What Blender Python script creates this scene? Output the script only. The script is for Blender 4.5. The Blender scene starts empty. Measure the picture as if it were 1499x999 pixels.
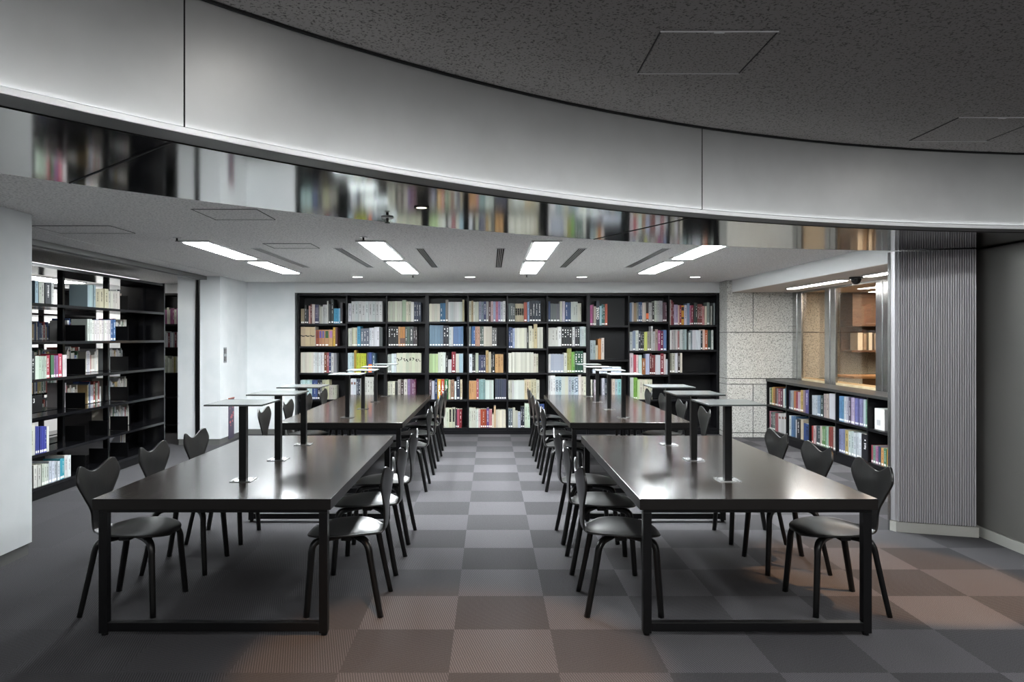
import bpy, bmesh, math, random
from mathutils import Vector, Matrix

# ------------------------------------------------------------------ camera, world, exposure
SC = bpy.context.scene
COL = SC.collection
F, CX, CY, EYE = 1080.0, 717.6, 494.0, 1.55
cam_d = bpy.data.cameras.new('camera'); cam = bpy.data.objects.new('camera', cam_d); COL.objects.link(cam)
cam.location = (0, 0, EYE); cam.rotation_euler = (math.pi / 2, 0, 0)
cam_d.sensor_width = 36; cam_d.lens = F / 1499 * 36
cam_d.shift_x = (749.5 - CX) / 1499; cam_d.shift_y = (CY - 499.5) / 1499
cam_d.clip_start = 0.05; cam_d.clip_end = 100
SC.camera = cam
SC.view_settings.view_transform = 'Standard'; SC.view_settings.look = 'None'
SC.view_settings.exposure = 2.38; SC.view_settings.gamma = 1.0; SC.view_settings.use_curve_mapping = False
W = bpy.data.worlds.new('world'); SC.world = W; W.use_nodes = True
W.node_tree.nodes['Background'].inputs[0].default_value = (0.8, 0.87, 1, 1)
W.node_tree.nodes['Background'].inputs[1].default_value = 0.25
SC.cycles.max_bounces = 8; SC.cycles.diffuse_bounces = 4; SC.cycles.glossy_bounces = 4
SC.cycles.transparent_max_bounces = 12
SC.cycles.sample_clamp_indirect = 6
PANEL_E, STRIP_E, ADDED_GLOW_E, FILL_E, SPOT_W = 16.5, 8.0, 2.6, 7.0, 62.0
HALL_E = 30.0

def sx(px, D): return (px - CX) * D / F
def sz(py, D): return EYE - (py - CY) * D / F

# ------------------------------------------------------------------ materials
def lin(c):
    if isinstance(c, str): c = [int(c[i:i + 2], 16) / 255 for i in (0, 2, 4)]
    return tuple((x / 12.92 if x <= .04045 else ((x + .055) / 1.055) ** 2.4) for x in c) + (1,)
MATS = {}
def mat(name, col=(.5, .5, .5), rough=.5, metal=0.0, spec=.5, emit=0, ecol=None, coat=0.0):
    if name in MATS: return MATS[name]
    m = bpy.data.materials.new(name); m.use_nodes = True; MATS[name] = m
    b = m.node_tree.nodes['Principled BSDF']
    c = lin(col) if isinstance(col, str) else tuple(col) + (1,)
    b.inputs['Base Color'].default_value = c; b.inputs['Roughness'].default_value = rough
    b.inputs['Metallic'].default_value = metal; b.inputs['Specular IOR Level'].default_value = spec
    b.inputs['Coat Weight'].default_value = coat
    if emit:
        b.inputs['Emission Color'].default_value = (tuple(ecol) + (1,)) if ecol else c
        b.inputs['Emission Strength'].default_value = emit
    return m
def nt(m): return m.node_tree, m.node_tree.nodes, m.node_tree.links, m.node_tree.nodes['Principled BSDF']
def noise_mix(m, c1, c2, scale, lo=.4, hi=.6, detail=2, stretch=(1, 1, 1), bump=0, rough=None):
    t, N, L, b = nt(m)
    tc = N.new('ShaderNodeTexCoord'); mp = N.new('ShaderNodeMapping'); mp.inputs['Scale'].default_value = stretch
    mp.inputs['Location'].default_value = (7.31, 3.17, 5.13)
    no = N.new('ShaderNodeTexNoise'); no.inputs['Scale'].default_value = scale; no.inputs['Detail'].default_value = detail
    cr = N.new('ShaderNodeValToRGB'); cr.color_ramp.elements[0].position = lo; cr.color_ramp.elements[1].position = hi
    cr.color_ramp.elements[0].color = tuple(c1) + (1,); cr.color_ramp.elements[1].color = tuple(c2) + (1,)
    L.new(tc.outputs['Object'], mp.inputs[0]); L.new(mp.outputs[0], no.inputs['Vector'])
    L.new(no.outputs['Fac'], cr.inputs[0]); L.new(cr.outputs[0], b.inputs['Base Color'])
    if bump:
        bp = N.new('ShaderNodeBump'); bp.inputs['Strength'].default_value = bump; bp.inputs['Distance'].default_value = .002
        L.new(no.outputs['Fac'], bp.inputs['Height']); L.new(bp.outputs[0], b.inputs['Normal'])
    if rough:
        mr = N.new('ShaderNodeMapRange'); mr.inputs[3].default_value = rough[0]; mr.inputs[4].default_value = rough[1]
        L.new(no.outputs['Fac'], mr.inputs[0]); L.new(mr.outputs[0], b.inputs['Roughness'])
    return m

M_wall = noise_mix(mat('white_paint', (.7, .72, .73), .7), (.68, .71, .72), (.73, .75, .76), 3)
M_fasc_w = mat('soffit_paint', (.70, .71, .71), .7)
M_ceil = noise_mix(mat('mineral_ceiling', (.5, .5, .5), .9), (.55, .545, .54), (.84, .83, .82), 70, .36, .52, 3)
M_dceil = noise_mix(mat('dark_mineral_ceiling', (.2, .2, .2), .9), (.085, .080, .078), (.27, .255, .248), 95, .36, .45, 3)
M_base = mat('grey_skirting', (.12, .12, .115), .6)
M_lbase = mat('pale_skirting', (.45, .45, .42), .5)
M_blk = mat('black_laminate', (.0042, .0042, .0055), .42, spec=.25)
M_blkg = noise_mix(mat('black_steel_gloss', (.01, .01, .012), .16), (.004, .004, .005), (.006, .006, .007), 20)
M_blks = mat('black_steel_satin', (.0035, .0035, .004), .38, spec=.3)
M_steel = noise_mix(mat('brushed_steel', (.5, .5, .5), .25, 1), (.40, .41, .41), (.55, .56, .56), 30, .3, .7, 2, (6, 6, .15))
M_fascia = noise_mix(mat('satin_metal', (.5, .5, .5), .40, .75), (.50, .505, .50), (.545, .55, .545), 5, .3, .7, 3, (1, 1, 1))
M_mirror = mat('polished_metal', (.25, .243, .23), .085, 1.0)
M_dtrim = mat('dark_trim', (.16, .16, .16), .5, .3)
M_lip = mat('lip_metal', (.75, .75, .75), .35, .6)
M_seam = mat('seam_black', (.006, .006, .006), .7)
M_rib = mat('ribbed_aluminium', (.55, .55, .57), .42, .55)
M_panel = mat('grey_panel', (.20, .195, .185), .38, .4)
M_diff = mat('light_diffuser', (.9, .9, .9), .5, emit=PANEL_E, ecol=(.93, .98, 1.0))
M_strip = mat('strip_diffuser', (.9, .9, .9), .5, emit=STRIP_E, ecol=(1, .97, .93))
M_down = mat('downlight_glow', (.9, .9, .9), .5, emit=5, ecol=(1, .97, .92))
M_added_glow = mat('added_glow', (.9, .9, .9), .5, emit=ADDED_GLOW_E, ecol=(.93, .97, 1))
M_fill = mat('fill_diffuser', (.9, .9, .9), .5, emit=FILL_E, ecol=(1, .99, .97))
M_alu = mat('white_enamel', (.62, .62, .62), .4)
M_dark = mat('void_black', (.004, .004, .004), .9)
M_white = mat('label_white', (.8, .8, .78), .6)
M_page = mat('page_cream', (.66, .63, .54), .8)
M_ink = mat('ink_black', (.015, .015, .015), .7)
M_wood = noise_mix(mat('oak_wood', (.4, .22, .1), .5), (.30, .16, .075), (.42, .25, .12), 6, .3, .7, 3, (1, 1, 8))
M_wood_b = noise_mix(mat('pale_sill_wood', (.5, .4, .25), .5), (.46, .38, .24), (.56, .47, .31), 6)
M_brown = noise_mix(mat('walnut_panel', (.12, .06, .03), .5), (.10, .05, .03), (.16, .085, .05), 5, .3, .7, 3, (1, 1, 6))
M_top = noise_mix(mat('stained_oak_top', (.035, .025, .02), .2, coat=.6, spec=.8), (.022, .0155, .012), (.050, .034, .026), 9, .3, .7, 4, (12, .7, 1), rough=(.15, .26))
M_top.node_tree.nodes['Principled BSDF'].inputs['Coat Roughness'].default_value = .13
M_edge = mat('stained_oak_edge', (.0065, .0052, .0045), .4, spec=.35)
M_chair = noise_mix(mat('black_lacquered_wood', (.02, .02, .02), .30), (.008, .008, .0079), (.014, .0137, .0133), 9, .35, .65, 2, (1, 9, 1))
M_leg = mat('black_leg_wood', (.004, .004, .004), .3, spec=.4)
M_board = mat('pale_glass_board', (.62, .68, .68), .14, spec=.6)
M_boardedge = mat('board_edge', (.10, .11, .11), .2)
M_dome = mat('smoked_dome', (.01, .01, .01), .08)

def stone_mat():
    m = mat('granite', (.6, .6, .58), .55); t, N, L, b = nt(m)
    tc = N.new('ShaderNodeTexCoord')
    n1 = N.new('ShaderNodeTexNoise'); n1.inputs['Scale'].default_value = 85; n1.inputs['Detail'].default_value = 3
    cr = N.new('ShaderNodeValToRGB'); e = cr.color_ramp.elements
    e[0].position = .36; e[0].color = (.16, .16, .15, 1); e[1].position = .50; e[1].color = (.56, .56, .53, 1)
    k = e.new(.43); k.color = (.36, .36, .34, 1)
    L.new(tc.outputs['Object'], n1.inputs['Vector']); L.new(n1.outputs['Fac'], cr.inputs[0]); L.new(cr.outputs[0], b.inputs['Base Color'])
    return m
M_stone = stone_mat()

def carpet_mat():
    m = mat('carpet_tiles', (.1, .1, .1), .95, spec=.1); t, N, L, b = nt(m)
    def math_(op, a, bb=None, c=None):
        n = N.new('ShaderNodeMath'); n.operation = op
        for i, v in enumerate((a, bb, c)):
            if v is None: continue
            if isinstance(v, (int, float)): n.inputs[i].default_value = v
            else: L.new(v, n.inputs[i])
        return n.outputs[0]
    tc = N.new('ShaderNodeTexCoord'); se = N.new('ShaderNodeSeparateXYZ'); L.new(tc.outputs['Object'], se.inputs[0])
    u = math_('DIVIDE', math_('ADD', se.outputs[0], .191), .5085); v = math_('DIVIDE', math_('SUBTRACT', se.outputs[1], 3.406), .5050)
    fu, fv = math_('FLOOR', u), math_('FLOOR', v)
    par = math_('FLOORED_MODULO', math_('ADD', fu, fv), 2.0)           # 0 light, 1 dark
    par = math_('GREATER_THAN', par, .5)
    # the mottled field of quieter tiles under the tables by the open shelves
    nap_fade = math_('MINIMUM', math_('MAXIMUM', math_('MULTIPLY', math_('ADD', fu, 2.9), .5), .12), 1.0)
    cb = N.new('ShaderNodeCombineXYZ'); L.new(fu, cb.inputs[0]); L.new(fv, cb.inputs[1])
    wn = N.new('ShaderNodeTexWhiteNoise'); L.new(cb.outputs[0], wn.inputs[0])
    val = math_('ADD', .066, math_('MULTIPLY', math_('MULTIPLY', math_('SUBTRACT', 1.0, par), nap_fade), .036))
    val = math_('MULTIPLY', val, math_('ADD', .90, math_('MULTIPLY', wn.outputs[0], .2)))
    # ribbed loops: ribs run one way on pale tiles, the other way on dark ones
    rib_a = math_('SINE', math_('MULTIPLY', math_('ADD', se.outputs[0], math_('MULTIPLY', se.outputs[1], .25)), 520.0))
    rib_b = math_('SINE', math_('MULTIPLY', math_('SUBTRACT', se.outputs[1], math_('MULTIPLY', se.outputs[0], .25)), 520.0))
    mx = math_('ADD', math_('MULTIPLY', rib_a, math_('SUBTRACT', 1.0, par)), math_('MULTIPLY', rib_b, par))
    no = N.new('ShaderNodeTexNoise'); no.inputs['Scale'].default_value = 260; no.inputs['Detail'].default_value = 2
    L.new(tc.outputs['Object'], no.inputs['Vector'])
    val = math_('MULTIPLY', val, math_('ADD', 1.0, math_('MULTIPLY', mx, .30)))
    val = math_('MULTIPLY', val, math_('ADD', .1, math_('MULTIPLY', no.outputs['Fac'], 1.8)))
    cc = N.new('ShaderNodeCombineColor')
    L.new(math_('MULTIPLY', val, 1.0), cc.inputs[0]); L.new(math_('MULTIPLY', val, .975), cc.inputs[1]); L.new(math_('MULTIPLY', val, 1.04), cc.inputs[2])
    L.new(cc.outputs[0], b.inputs['Base Color'])
    return m
M_carpet = carpet_mat()

def glass_mat():
    m = bpy.data.materials.new('tinted_glass'); m.use_nodes = True; N = m.node_tree.nodes; L = m.node_tree.links
    N.remove(N['Principled BSDF']); out = N['Material Output']
    tr = N.new('ShaderNodeBsdfTransparent'); tr.inputs[0].default_value = (.88, .80, .70, 1)
    gl = N.new('ShaderNodeBsdfGlossy'); gl.inputs['Roughness'].default_value = .02; gl.inputs[0].default_value = (.9, .9, .9, 1)
    lw = N.new('ShaderNodeLayerWeight'); lw.inputs[0].default_value = .5
    pw = N.new('ShaderNodeMath'); pw.operation = 'POWER'; pw.inputs[1].default_value = 4.0; L.new(lw.outputs['Facing'], pw.inputs[0])
    fr = N.new('ShaderNodeMath'); fr.operation = 'MULTIPLY_ADD'; fr.inputs[1].default_value = .5; fr.inputs[2].default_value = .04; L.new(pw.outputs[0], fr.inputs[0])
    mx = N.new('ShaderNodeMixShader'); L.new(fr.outputs[0], mx.inputs[0]); L.new(tr.outputs[0], mx.inputs[1]); L.new(gl.outputs[0], mx.inputs[2])
    L.new(mx.outputs[0], out.inputs[0]); return m
M_glass = glass_mat()

# ------------------------------------------------------------------ mesh helpers
class MB:
    def __init__(s): s.bm = bmesh.new(); s.mats = []
    def mi(s, m):
        if m not in s.mats: s.mats.append(m)
        return s.mats.index(m)
    def box(s, x0, x1, y0, y1, z0, z1, m=None):
        i = s.mi(m) if m else 0
        v = [s.bm.verts.new((x, y, z)) for z in (z0, z1) for y in (y0, y1) for x in (x0, x1)]
        fs = []
        for q in ((0, 2, 3, 1), (4, 5, 7, 6), (0, 1, 5, 4), (2, 6, 7, 3), (0, 4, 6, 2), (1, 3, 7, 5)):
            f = s.bm.faces.new([v[k] for k in q]); f.material_index = i; fs.append(f)
        return fs
    def quad(s, pts, m=None):
        f = s.bm.faces.new([s.bm.verts.new(p) for p in pts]); f.material_index = s.mi(m) if m else 0; return f
    def prism(s, pts, z0, z1, m=None):
        i = s.mi(m) if m else 0
        a = [s.bm.verts.new((p[0], p[1], z0)) for p in pts]; b = [s.bm.verts.new((p[0], p[1], z1)) for p in pts]
        n = len(pts)
        fs = [s.bm.faces.new(a[::-1]), s.bm.faces.new(b)] + [s.bm.faces.new((a[k], a[(k + 1) % n], b[(k + 1) % n], b[k])) for k in range(n)]
        for f in fs: f.material_index = i
    def tube(s, path, sect, m=None, smooth=True):
        """path of Vectors, sect: list (per path point) of (a,b) half sizes; super-ellipse section"""
        i = s.mi(m) if m else 0; rings = []; n = len(path); K = 12
        for k, p in enumerate(path):
            t = (path[min(k + 1, n - 1)] - path[max(k - 1, 0)]).normalized()
            side = s.side.cross(t).normalized() if hasattr(s, 'side') else Vector((0, 0, 1)).cross(t)
            if side.length < 1e-4: side = Vector((1, 0, 0))
            side.normalize(); up = t.cross(side).normalized()
            a, b = sect[k] if isinstance(sect, list) else sect; ring = []
            for j in range(K):
                an = 2 * math.pi * j / K; c_, s_ = math.cos(an), math.sin(an)
                ring.append(s.bm.verts.new(p + side * a * math.copysign(abs(c_) ** .6, c_) + up * b * math.copysign(abs(s_) ** .6, s_)))
            rings.append(ring)
        for r0, r1 in zip(rings, rings[1:]):
            for j in range(K):
                f = s.bm.faces.new((r0[j], r0[(j + 1) % K], r1[(j + 1) % K], r1[j])); f.material_index = i; f.smooth = smooth
        for r in (rings[0][::-1], rings[-1]):
            f = s.bm.faces.new(r); f.material_index = i
    def disc(s, x, y, z, r, m=None, h=.0, K=24, flip=False):
        i = s.mi(m) if m else 0
        a = [s.bm.verts.new((x + r * math.cos(2 * math.pi * k / K), y + r * math.sin(2 * math.pi * k / K), z)) for k in range(K)]
        b = [s.bm.verts.new((p.co.x, p.co.y, z + h)) for p in a] if h else None
        f = s.bm.faces.new(a[::-1]); f.material_index = i
        if b:
            f = s.bm.faces.new(b); f.material_index = i
            for k in range(K):
                f = s.bm.faces.new((a[k], a[(k + 1) % K], b[(k + 1) % K], b[k])); f.material_index = i
    def build(s, name, m=None, parent=None, bevel=0, smooth=False, recalc=True):
        if m is not None and not s.mats: s.mats = [m]
        if recalc: bmesh.ops.recalc_face_normals(s.bm, faces=s.bm.faces)
        me = bpy.data.meshes.new(name); s.bm.to_mesh(me); s.bm.free()
        for mm in s.mats: me.materials.append(mm)
        o = bpy.data.objects.new(name, me); COL.objects.link(o)
        if parent is not None: o.parent = parent
        if smooth:
            for p in me.polygons: p.use_smooth = True
        if bevel:
            bv = o.modifiers.new('bevel', 'BEVEL'); bv.width = bevel; bv.segments = 2; bv.limit_method = 'ANGLE'
            bv.harden_normals = False
        return o
def tag(o, label=None, cat=None, group=None, kind=None):
    if label: o['label'] = label
    if cat: o['category'] = cat
    if group: o['group'] = group
    if kind: o['kind'] = kind
    return o
def empty(name, loc, rz=0):
    o = bpy.data.objects.new(name, None); COL.objects.link(o); o.location = loc; o.rotation_euler = (0, 0, rz)
    o.empty_display_size = .05; return o
def copy_tree(o, kids, parent=None):
    c = o.copy(); COL.objects.link(c)
    if parent is not None: c.parent = parent
    for ch in kids.get(o.name, []): copy_tree(ch, kids, c)
    return c
def kids_of(root):
    d = {}
    def rec(o):
        d[o.name] = [x for x in bpy.data.objects if x.parent == o]
        for x in d[o.name]: rec(x)
    rec(root); return d
def sbox(name, x0, x1, y0, y1, z0, z1, m, parent=None, bevel=0, kind='structure'):
    b = MB(); b.box(x0, x1, y0, y1, z0, z1); o = b.build(name, m, parent, bevel)
    if parent is None: tag(o, kind=kind)
    return o
ORD = ['first', 'second', 'third', 'fourth', 'fifth', 'sixth', 'seventh', 'eighth', 'ninth', 'tenth', 'eleventh', 'twelfth', 'thirteenth', 'fourteenth', 'fifteenth', 'sixteenth', 'seventeenth', 'eighteenth', 'nineteenth', 'twentieth', 'twenty-first', 'twenty-second', 'twenty-third', 'twenty-fourth', 'twenty-fifth']

# ------------------------------------------------------------------ the setting
ZC, ZD, ZS = 2.43, 2.74, 2.24          # white ceiling, dark ceiling inside the ring, polished ring underside
RC, RI, RO = (4.1, -2.2), 7.0, 8.13    # ring centre and radii
sbox('floor', -9.5, 13.2, -11.2, 13.6, -.05, 0, M_carpet)
def ring_pt(a, r): return (RC[0] + r * math.cos(a), RC[1] + r * math.sin(a))
# ceiling outside the ring
b = MB(); X0, X1, Y0, Y1 = -9.5, 13.2, -11.2, 13.6
def to_rect(a):
    dx, dy = math.cos(a), math.sin(a); ts = []
    if dx > 1e-9: ts.append((X1 - RC[0]) / dx)
    if dx < -1e-9: ts.append((X0 - RC[0]) / dx)
    if dy > 1e-9: ts.append((Y1 - RC[1]) / dy)
    if dy < -1e-9: ts.append((Y0 - RC[1]) / dy)
    t = min(ts); return (RC[0] + t * dx, RC[1] + t * dy)
angs = sorted(set([2 * math.pi * k / 144 for k in range(144)] + [math.atan2(y - RC[1], x - RC[0]) % (2 * math.pi) for x in (X0, X1) for y in (Y0, Y1)]))
for k, a in enumerate(angs):
    a2 = angs[(k + 1) % len(angs)]
    p0, p1, q0, q1 = ring_pt(a, RO - .03), ring_pt(a2, RO - .03), to_rect(a), to_rect(a2)
    b.prism([p0, p1, q1, q0], ZC, ZC + .05)
tag(b.build('ceiling', M_ceil), kind='structure')
b = MB(); b.disc(RC[0], RC[1], ZD, RI + .05, h=.05, K=144)
tag(b.build('ceiling_inner', M_dceil), kind='structure')

def arc_solid(name, r0, r1, z0, z1, m, a0=0, a1=2 * math.pi, n=180, parent=None, kind='structure', smooth=True):
    b = MB(); full = abs(a1 - a0 - 2 * math.pi) < 1e-6; prev = None; first = None
    for k in range(n + 1):
        a = a0 + (a1 - a0) * k / n
        if full and k == n: ring = first
        else:
            i, o = ring_pt(a, r0), ring_pt(a, r1)
            ring = [b.bm.verts.new((i[0], i[1], z0)), b.bm.verts.new((o[0], o[1], z0)), b.bm.verts.new((o[0], o[1], z1)), b.bm.verts.new((i[0], i[1], z1))]
        if prev:
            for j in range(4):
                b.bm.faces.new((prev[j], prev[(j + 1) % 4], ring[(j + 1) % 4], ring[j]))
        else:
            first = ring
            if not full: b.bm.faces.new(ring)
        prev = ring
    if not full: b.bm.faces.new(ring[::-1])
    o = b.build(name, m, parent)
    if parent is None: tag(o, kind=kind)
    if smooth:
        for p in o.data.polygons:
            p.use_smooth = abs(p.normal.z) < .5
        for e in o.data.edges: pass
        o.data.set_sharp_from_angle(angle=math.radians(40))
    return o
arc_solid('trim_1', RI, RI + .05, ZS + .035, ZD, M_fascia)                    # satin fascia of the ring
rr = empty('trim_2', (0, 0, 0)); tag(rr, kind='structure')
arc_solid('polished_soffit', RI + .105, RO, ZS, ZS + .2, M_mirror, parent=rr)
arc_solid('dark_edge', RI - .02, RI + .10, ZS + .004, ZS + .024, M_dtrim, parent=rr)
arc_solid('pale_lip', RI - .024, RI - .018, ZS + .006, ZS + .026, M_lip, parent=rr)
arc_solid('added_glow_strip', RI - .014, RI - .004, ZS + .0245, ZS + .027, M_added_glow, parent=rr)  # glow strip added to wash the fascia from below
b = MB()
for adeg in (137.4 + 22.9, 137.4, 114.5, 114.5 - 22.9):
    a = math.radians(adeg); w = .003 / RI
    b.prism([ring_pt(a - w, RI - .0015), ring_pt(a + w, RI - .0015), ring_pt(a + w, RI + .02), ring_pt(a - w, RI + .02)], ZS + .03, ZD)
    b.prism([ring_pt(a - w, RI + .106), ring_pt(a + w, RI + .106), ring_pt(a + w, RO - .002), ring_pt(a - w, RO - .002)], ZS - .003, ZS + .01)
b.build('panel_joint', M_seam, rr)
# small shadow gap where the fascia meets the dark ceiling
arc_solid('shadow_gap', RI - .012, RI - .002, ZD - .012, ZD - .001, M_seam, parent=rr)

# left: white wall beside the camera
sbox('wall_left', -3.48, -3.28, 1.35, 5.28, .085, ZC - .002, M_wall)
sbox('baseboard_left', -3.48, -3.295, 1.35, 5.265, 0, .085, M_base)
sbox('wall_left_rear', -3.48, -3.28, -10.5, 1.35, 0, ZS - .005, M_wall)
# pier with side wall and back wall
sbox('wall_pier', -4.49, -3.88, 10.6, 12.3, .085, ZC - .002, M_wall)
sbox('baseboard_pier', -4.48, -3.89, 10.61, 12.3, 0, .085, M_base)
sbox('wall_back_left', -3.88, sx(431, 11.75), 11.77, 12.3, .085, ZC - .002, M_wall)
sbox('baseboard_back_left', -3.88, sx(431, 11.75) - .01, 11.78, 12.3, 0, .085, M_base)
bx0, bx1 = sx(433.8, 11.75), sx(1052.8, 11.75); ztop = sz(430, 11.75)
sbox('wall_back', bx0 - .03, bx1 + .02, 11.76, 12.3, ztop + .012, ZC - .002, M_fasc_w)
sbox('wall_back_behind', bx0 - .03, bx1 + .05, 12.12, 12.3, 0, ztop + .012, M_wall)
sbox('wall_far_left', -9.4, -4.49, 12.15, 12.35, 0, ZC - .002, M_wall)
sbox('wall_west', -9.45, -9.25, -11, 12.15, 0, ZC - .002, mat('grey_paint', (.22, .22, .23), .7))
sbox('wall_rear', -9.4, 13, -11.1, -10.9, 0, ZC - .002, M_wall)
sbox('wall_east', 12.9, 13.1, -10.9, 13.5, 0, ZC - .002, M_wall)
sbox('wall_rear_far', 3.7, 12.9, 13.2, 13.4, 0, ZC - .002, M_brown)

# granite wall: joints are real grooves between slabs
GY = 11.38
st = empty('wall_granite', (0, 0, 0)); tag(st, kind='structure')
b = MB(); b.box(bx1 + .012, 5.08, GY + .03, 12.3, 0, ZC - .003); b.build('joint_backing', M_seam, st)
def slabs(x0, x1, zs, xs, side=False):
    b = MB(); g = .006
    for z0, z1, cols in zs:
        cc = [x0] + [c for c in cols if x0 < c < x1] + [x1]
        for a, c in zip(cc, cc[1:]):
            b.box(a + (g if a > x0 else 0), c - (g if c < x1 else 0), GY, GY + .1, z0 + g, z1 - g)
    return b
jz = [sz(y, GY) for y in (641, 634, 592, 562.9, 554.6, 486.8)]
jx = sx(1102.4, GY)
ZL = 2.245
b = slabs(3.66, 5.08, [(0, jz[1], [jx]), (jz[1], jz[3], [jx]), (jz[3], jz[4], []), (jz[4], jz[5], []), (jz[5], ZC - .003, [jx])], None)
zz = [0, jz[1], jz[3], jz[4], jz[5], ZC - .003]
for z0, z1 in zip(zz, zz[1:]):
    b.box(3.655, 3.70, GY + .004, 11.77, z0 + .004, z1 - .004)
b.build('granite_slab', M_stone, st)
# granite beyond the glass, set back
b = MB(); g = .004
for z0, z1 in zip([0, .905, 1.62], [.905, 1.62, ZC - .003]):
    for x0, x1 in ((5.09, 6.0), (6.0, 9.0)):
        b.box(x0 + g, x1 - g, GY + .35, GY + .5, z0 + g, z1 - g)
b.build('granite_slab', M_stone, st)

# lowered ceiling with white fascia on the window side
sbox('ceiling_lowered', 3.73, 9.5, 6.2, GY - .003, ZL, ZC - .003, M_fasc_w)
sbox('ceiling_lowered_underside', 3.735, 9.5, 6.2, GY - .004, ZL - .004, ZL - .0005, mat('warm_underside', (.60, .54, .49), .7))  # thin sheet giving the underside a warmer colour
# windows
XW = 4.67
sill = sbox('window_1', XW, XW + .22, 5.9, GY - .005, .905, .935, M_wood_b)
tag(sill, kind='structure')
for k, (d0, d1) in enumerate(((GY - .01, 10.11), (10.09, 8.76), (8.74, 6.2))):
    b = MB(); b.box(XW + .022, XW + .03, min(d0, d1), max(d0, d1), .935, ZL); b.build('window_pane', M_glass, sill)
for px in (1157, 1216, 1293.5, ):
    D = XW * F / (px - CX)
    if px == 1157: D = 11.21
    b = MB()
    b.box(XW - .012, XW + .02, D - .16, D - .014, .905, ZL - .002); b.box(XW - .012, XW + .02, D + .014, D + .16, .905, ZL - .002)
    b.box(XW - .004, XW + .012, D - .012, D + .012, .905, ZL - .002)
    b.build('window_post', M_steel, sill, bevel=.004)
b = MB(); b.box(XW, XW + .2, 5.9, GY - .006, 0, .9); tag(b.build('wall_window_sill', M_wall), kind='structure')
b = MB(); b.box(XW - .01, XW + .05, 5.9, GY - .006, ZL - .03, ZL - .001); b.build('window_frame', M_steel, sill)

# ribbed column block, right
CB = empty('wall_right', (0, 0, 0)); tag(CB, kind='structure')
P0 = [(3.215, 5.99), (3.235, 5.885), (3.765, 5.715), (3.815, 5.75)]
b = MB()
pa, pb = Vector((3.25, 5.882)), Vector((3.765, 5.715)); n = 33
dirv = (pb - pa) / n; nor = Vector((dirv.y, -dirv.x)).normalized()
z0r, z1r = .085, ZS - .006
pts = [Vector((3.46, 6.35)), Vector((3.235, 5.97)), Vector((3.219, 5.93)), Vector((3.232, 5.893))]
for k in range(n):
    p = pa + dirv * k
    pts += [p, p + dirv * .08 + nor * .016, p + dirv * .50 + nor * .016, p + dirv * .58]
pts += [pb, Vector((3.80, 5.95)), Vector((3.8, 6.35))]
b.prism([(p.x, p.y) for p in pts], z0r, z1r); b.build('ribbed_cladding', M_rib, CB)
b = MB(); pts2 = [(3.46, 6.35), (3.225, 5.98), (3.21, 5.925), (3.23, 5.872), (3.775, 5.697), (3.80, 5.90), (3.8, 6.35)]
b.prism(pts2, 0, z0r - .006); b.build('plinth', M_lbase, CB)
b = MB(); b.prism([(3.45, 6.3), (3.25, 5.99), (3.26, 5.9), (3.76, 5.73), (3.79, 6.3)], .07, .09); b.build('plinth_gap', M_seam, CB)
b = MB(); b.box(3.81, 5.9, 4.95, 6.35, .075, ZS - .006); b.build('panel', M_panel, CB, bevel=.01)
b = MB(); b.box(3.80, 5.9, 4.94, 6.35, 0, .075); b.build('skirting', M_lbase, CB)
# narrow steel jamb left of the ribs
b = MB(); b.prism([(3.20, 5.94), (3.217, 5.93), (3.46, 6.34), (3.44, 6.35)], .0, ZS - .006); b.build('jamb', M_steel, CB)

# left room: rail and sliding track
rl = sbox('trim_3', -4.17, -4.07, 5.3, 10.598, ZC - .055, ZC - .003, M_dtrim)
b = MB(); b.box(-4.34, -4.18, 5.3, 10.5, ZC - .03, ZC - .003); b.build('rail', M_lip, rl)
b = MB(); b.box(-3.755, -3.745, 5.3, 10.6, ZC - .004, ZC - .001); b.build('trim_4', M_alu); tag(bpy.data.objects['trim_4'], kind='structure')
b = MB(); b.box(-4.215, -4.185, 10.575, 10.599, .0, ZC - .056); b.build('jamb_black', M_blks, rl)
b = MB(); b.box(-4.23, -4.216, 10.58, 10.599, .0, ZC - .056); b.build('jamb_steel', M_steel, rl)
b = MB(); b.box(-4.18, -4.165, 10.58, 10.599, .0, ZC - .056); b.build('jamb_steel', M_steel, rl)

# ------------------------------------------------------------------ lights that show and lights added
def panel_light(x, y0, y1, z, w, label, group, name='ceiling_light', m=M_diff, frame=.035, drop=.02):
    r = empty(name, (x, (y0 + y1) / 2, z)); tag(r, label, 'ceiling light', group)
    h = (y1 - y0) / 2
    b = MB(); b.box(-w / 2, w / 2, -h, h, -drop, -.004); b.build('diffuser', m, r)
    b = MB(); f = frame
    b.box(-w / 2 - f, -w / 2 - .001, -h - f, h + f, -.016, -.001); b.box(w / 2 + .001, w / 2 + f, -h - f, h + f, -.016, -.001)
    b.box(-w / 2 - .001, w / 2 + .001, -h - f, -h - .001, -.016, -.001); b.box(-w / 2 - .001, w / 2 + .001, h + .001, h + f, -.016, -.001)
    b.build('frame', M_alu, r)
    return r
G1 = 'white panel lights of the ceiling over the tables'
rows = [(-2.69, 'fourth row, by the white wall'), (-1.085, 'row over the table by open shelves'), (.513, 'row over the aisle'), (2.12, 'row by the window')]
for x, lab in rows:
    panel_light(x, 6.72, 8.15, ZC, .21, 'bright white ceiling light panel, near one of pair, ' + lab, G1)
    panel_light(x, 8.52, 9.98, ZC, .21, 'bright white ceiling light panel, far one of pair, ' + lab, G1)
G2 = 'strip lights along the window ceiling'
panel_light(4.2, 8.78, 10.3, ZL - .004, .11, 'narrow strip light over window bookcase, beyond the dome camera', G2, m=M_strip, frame=.02)
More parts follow.
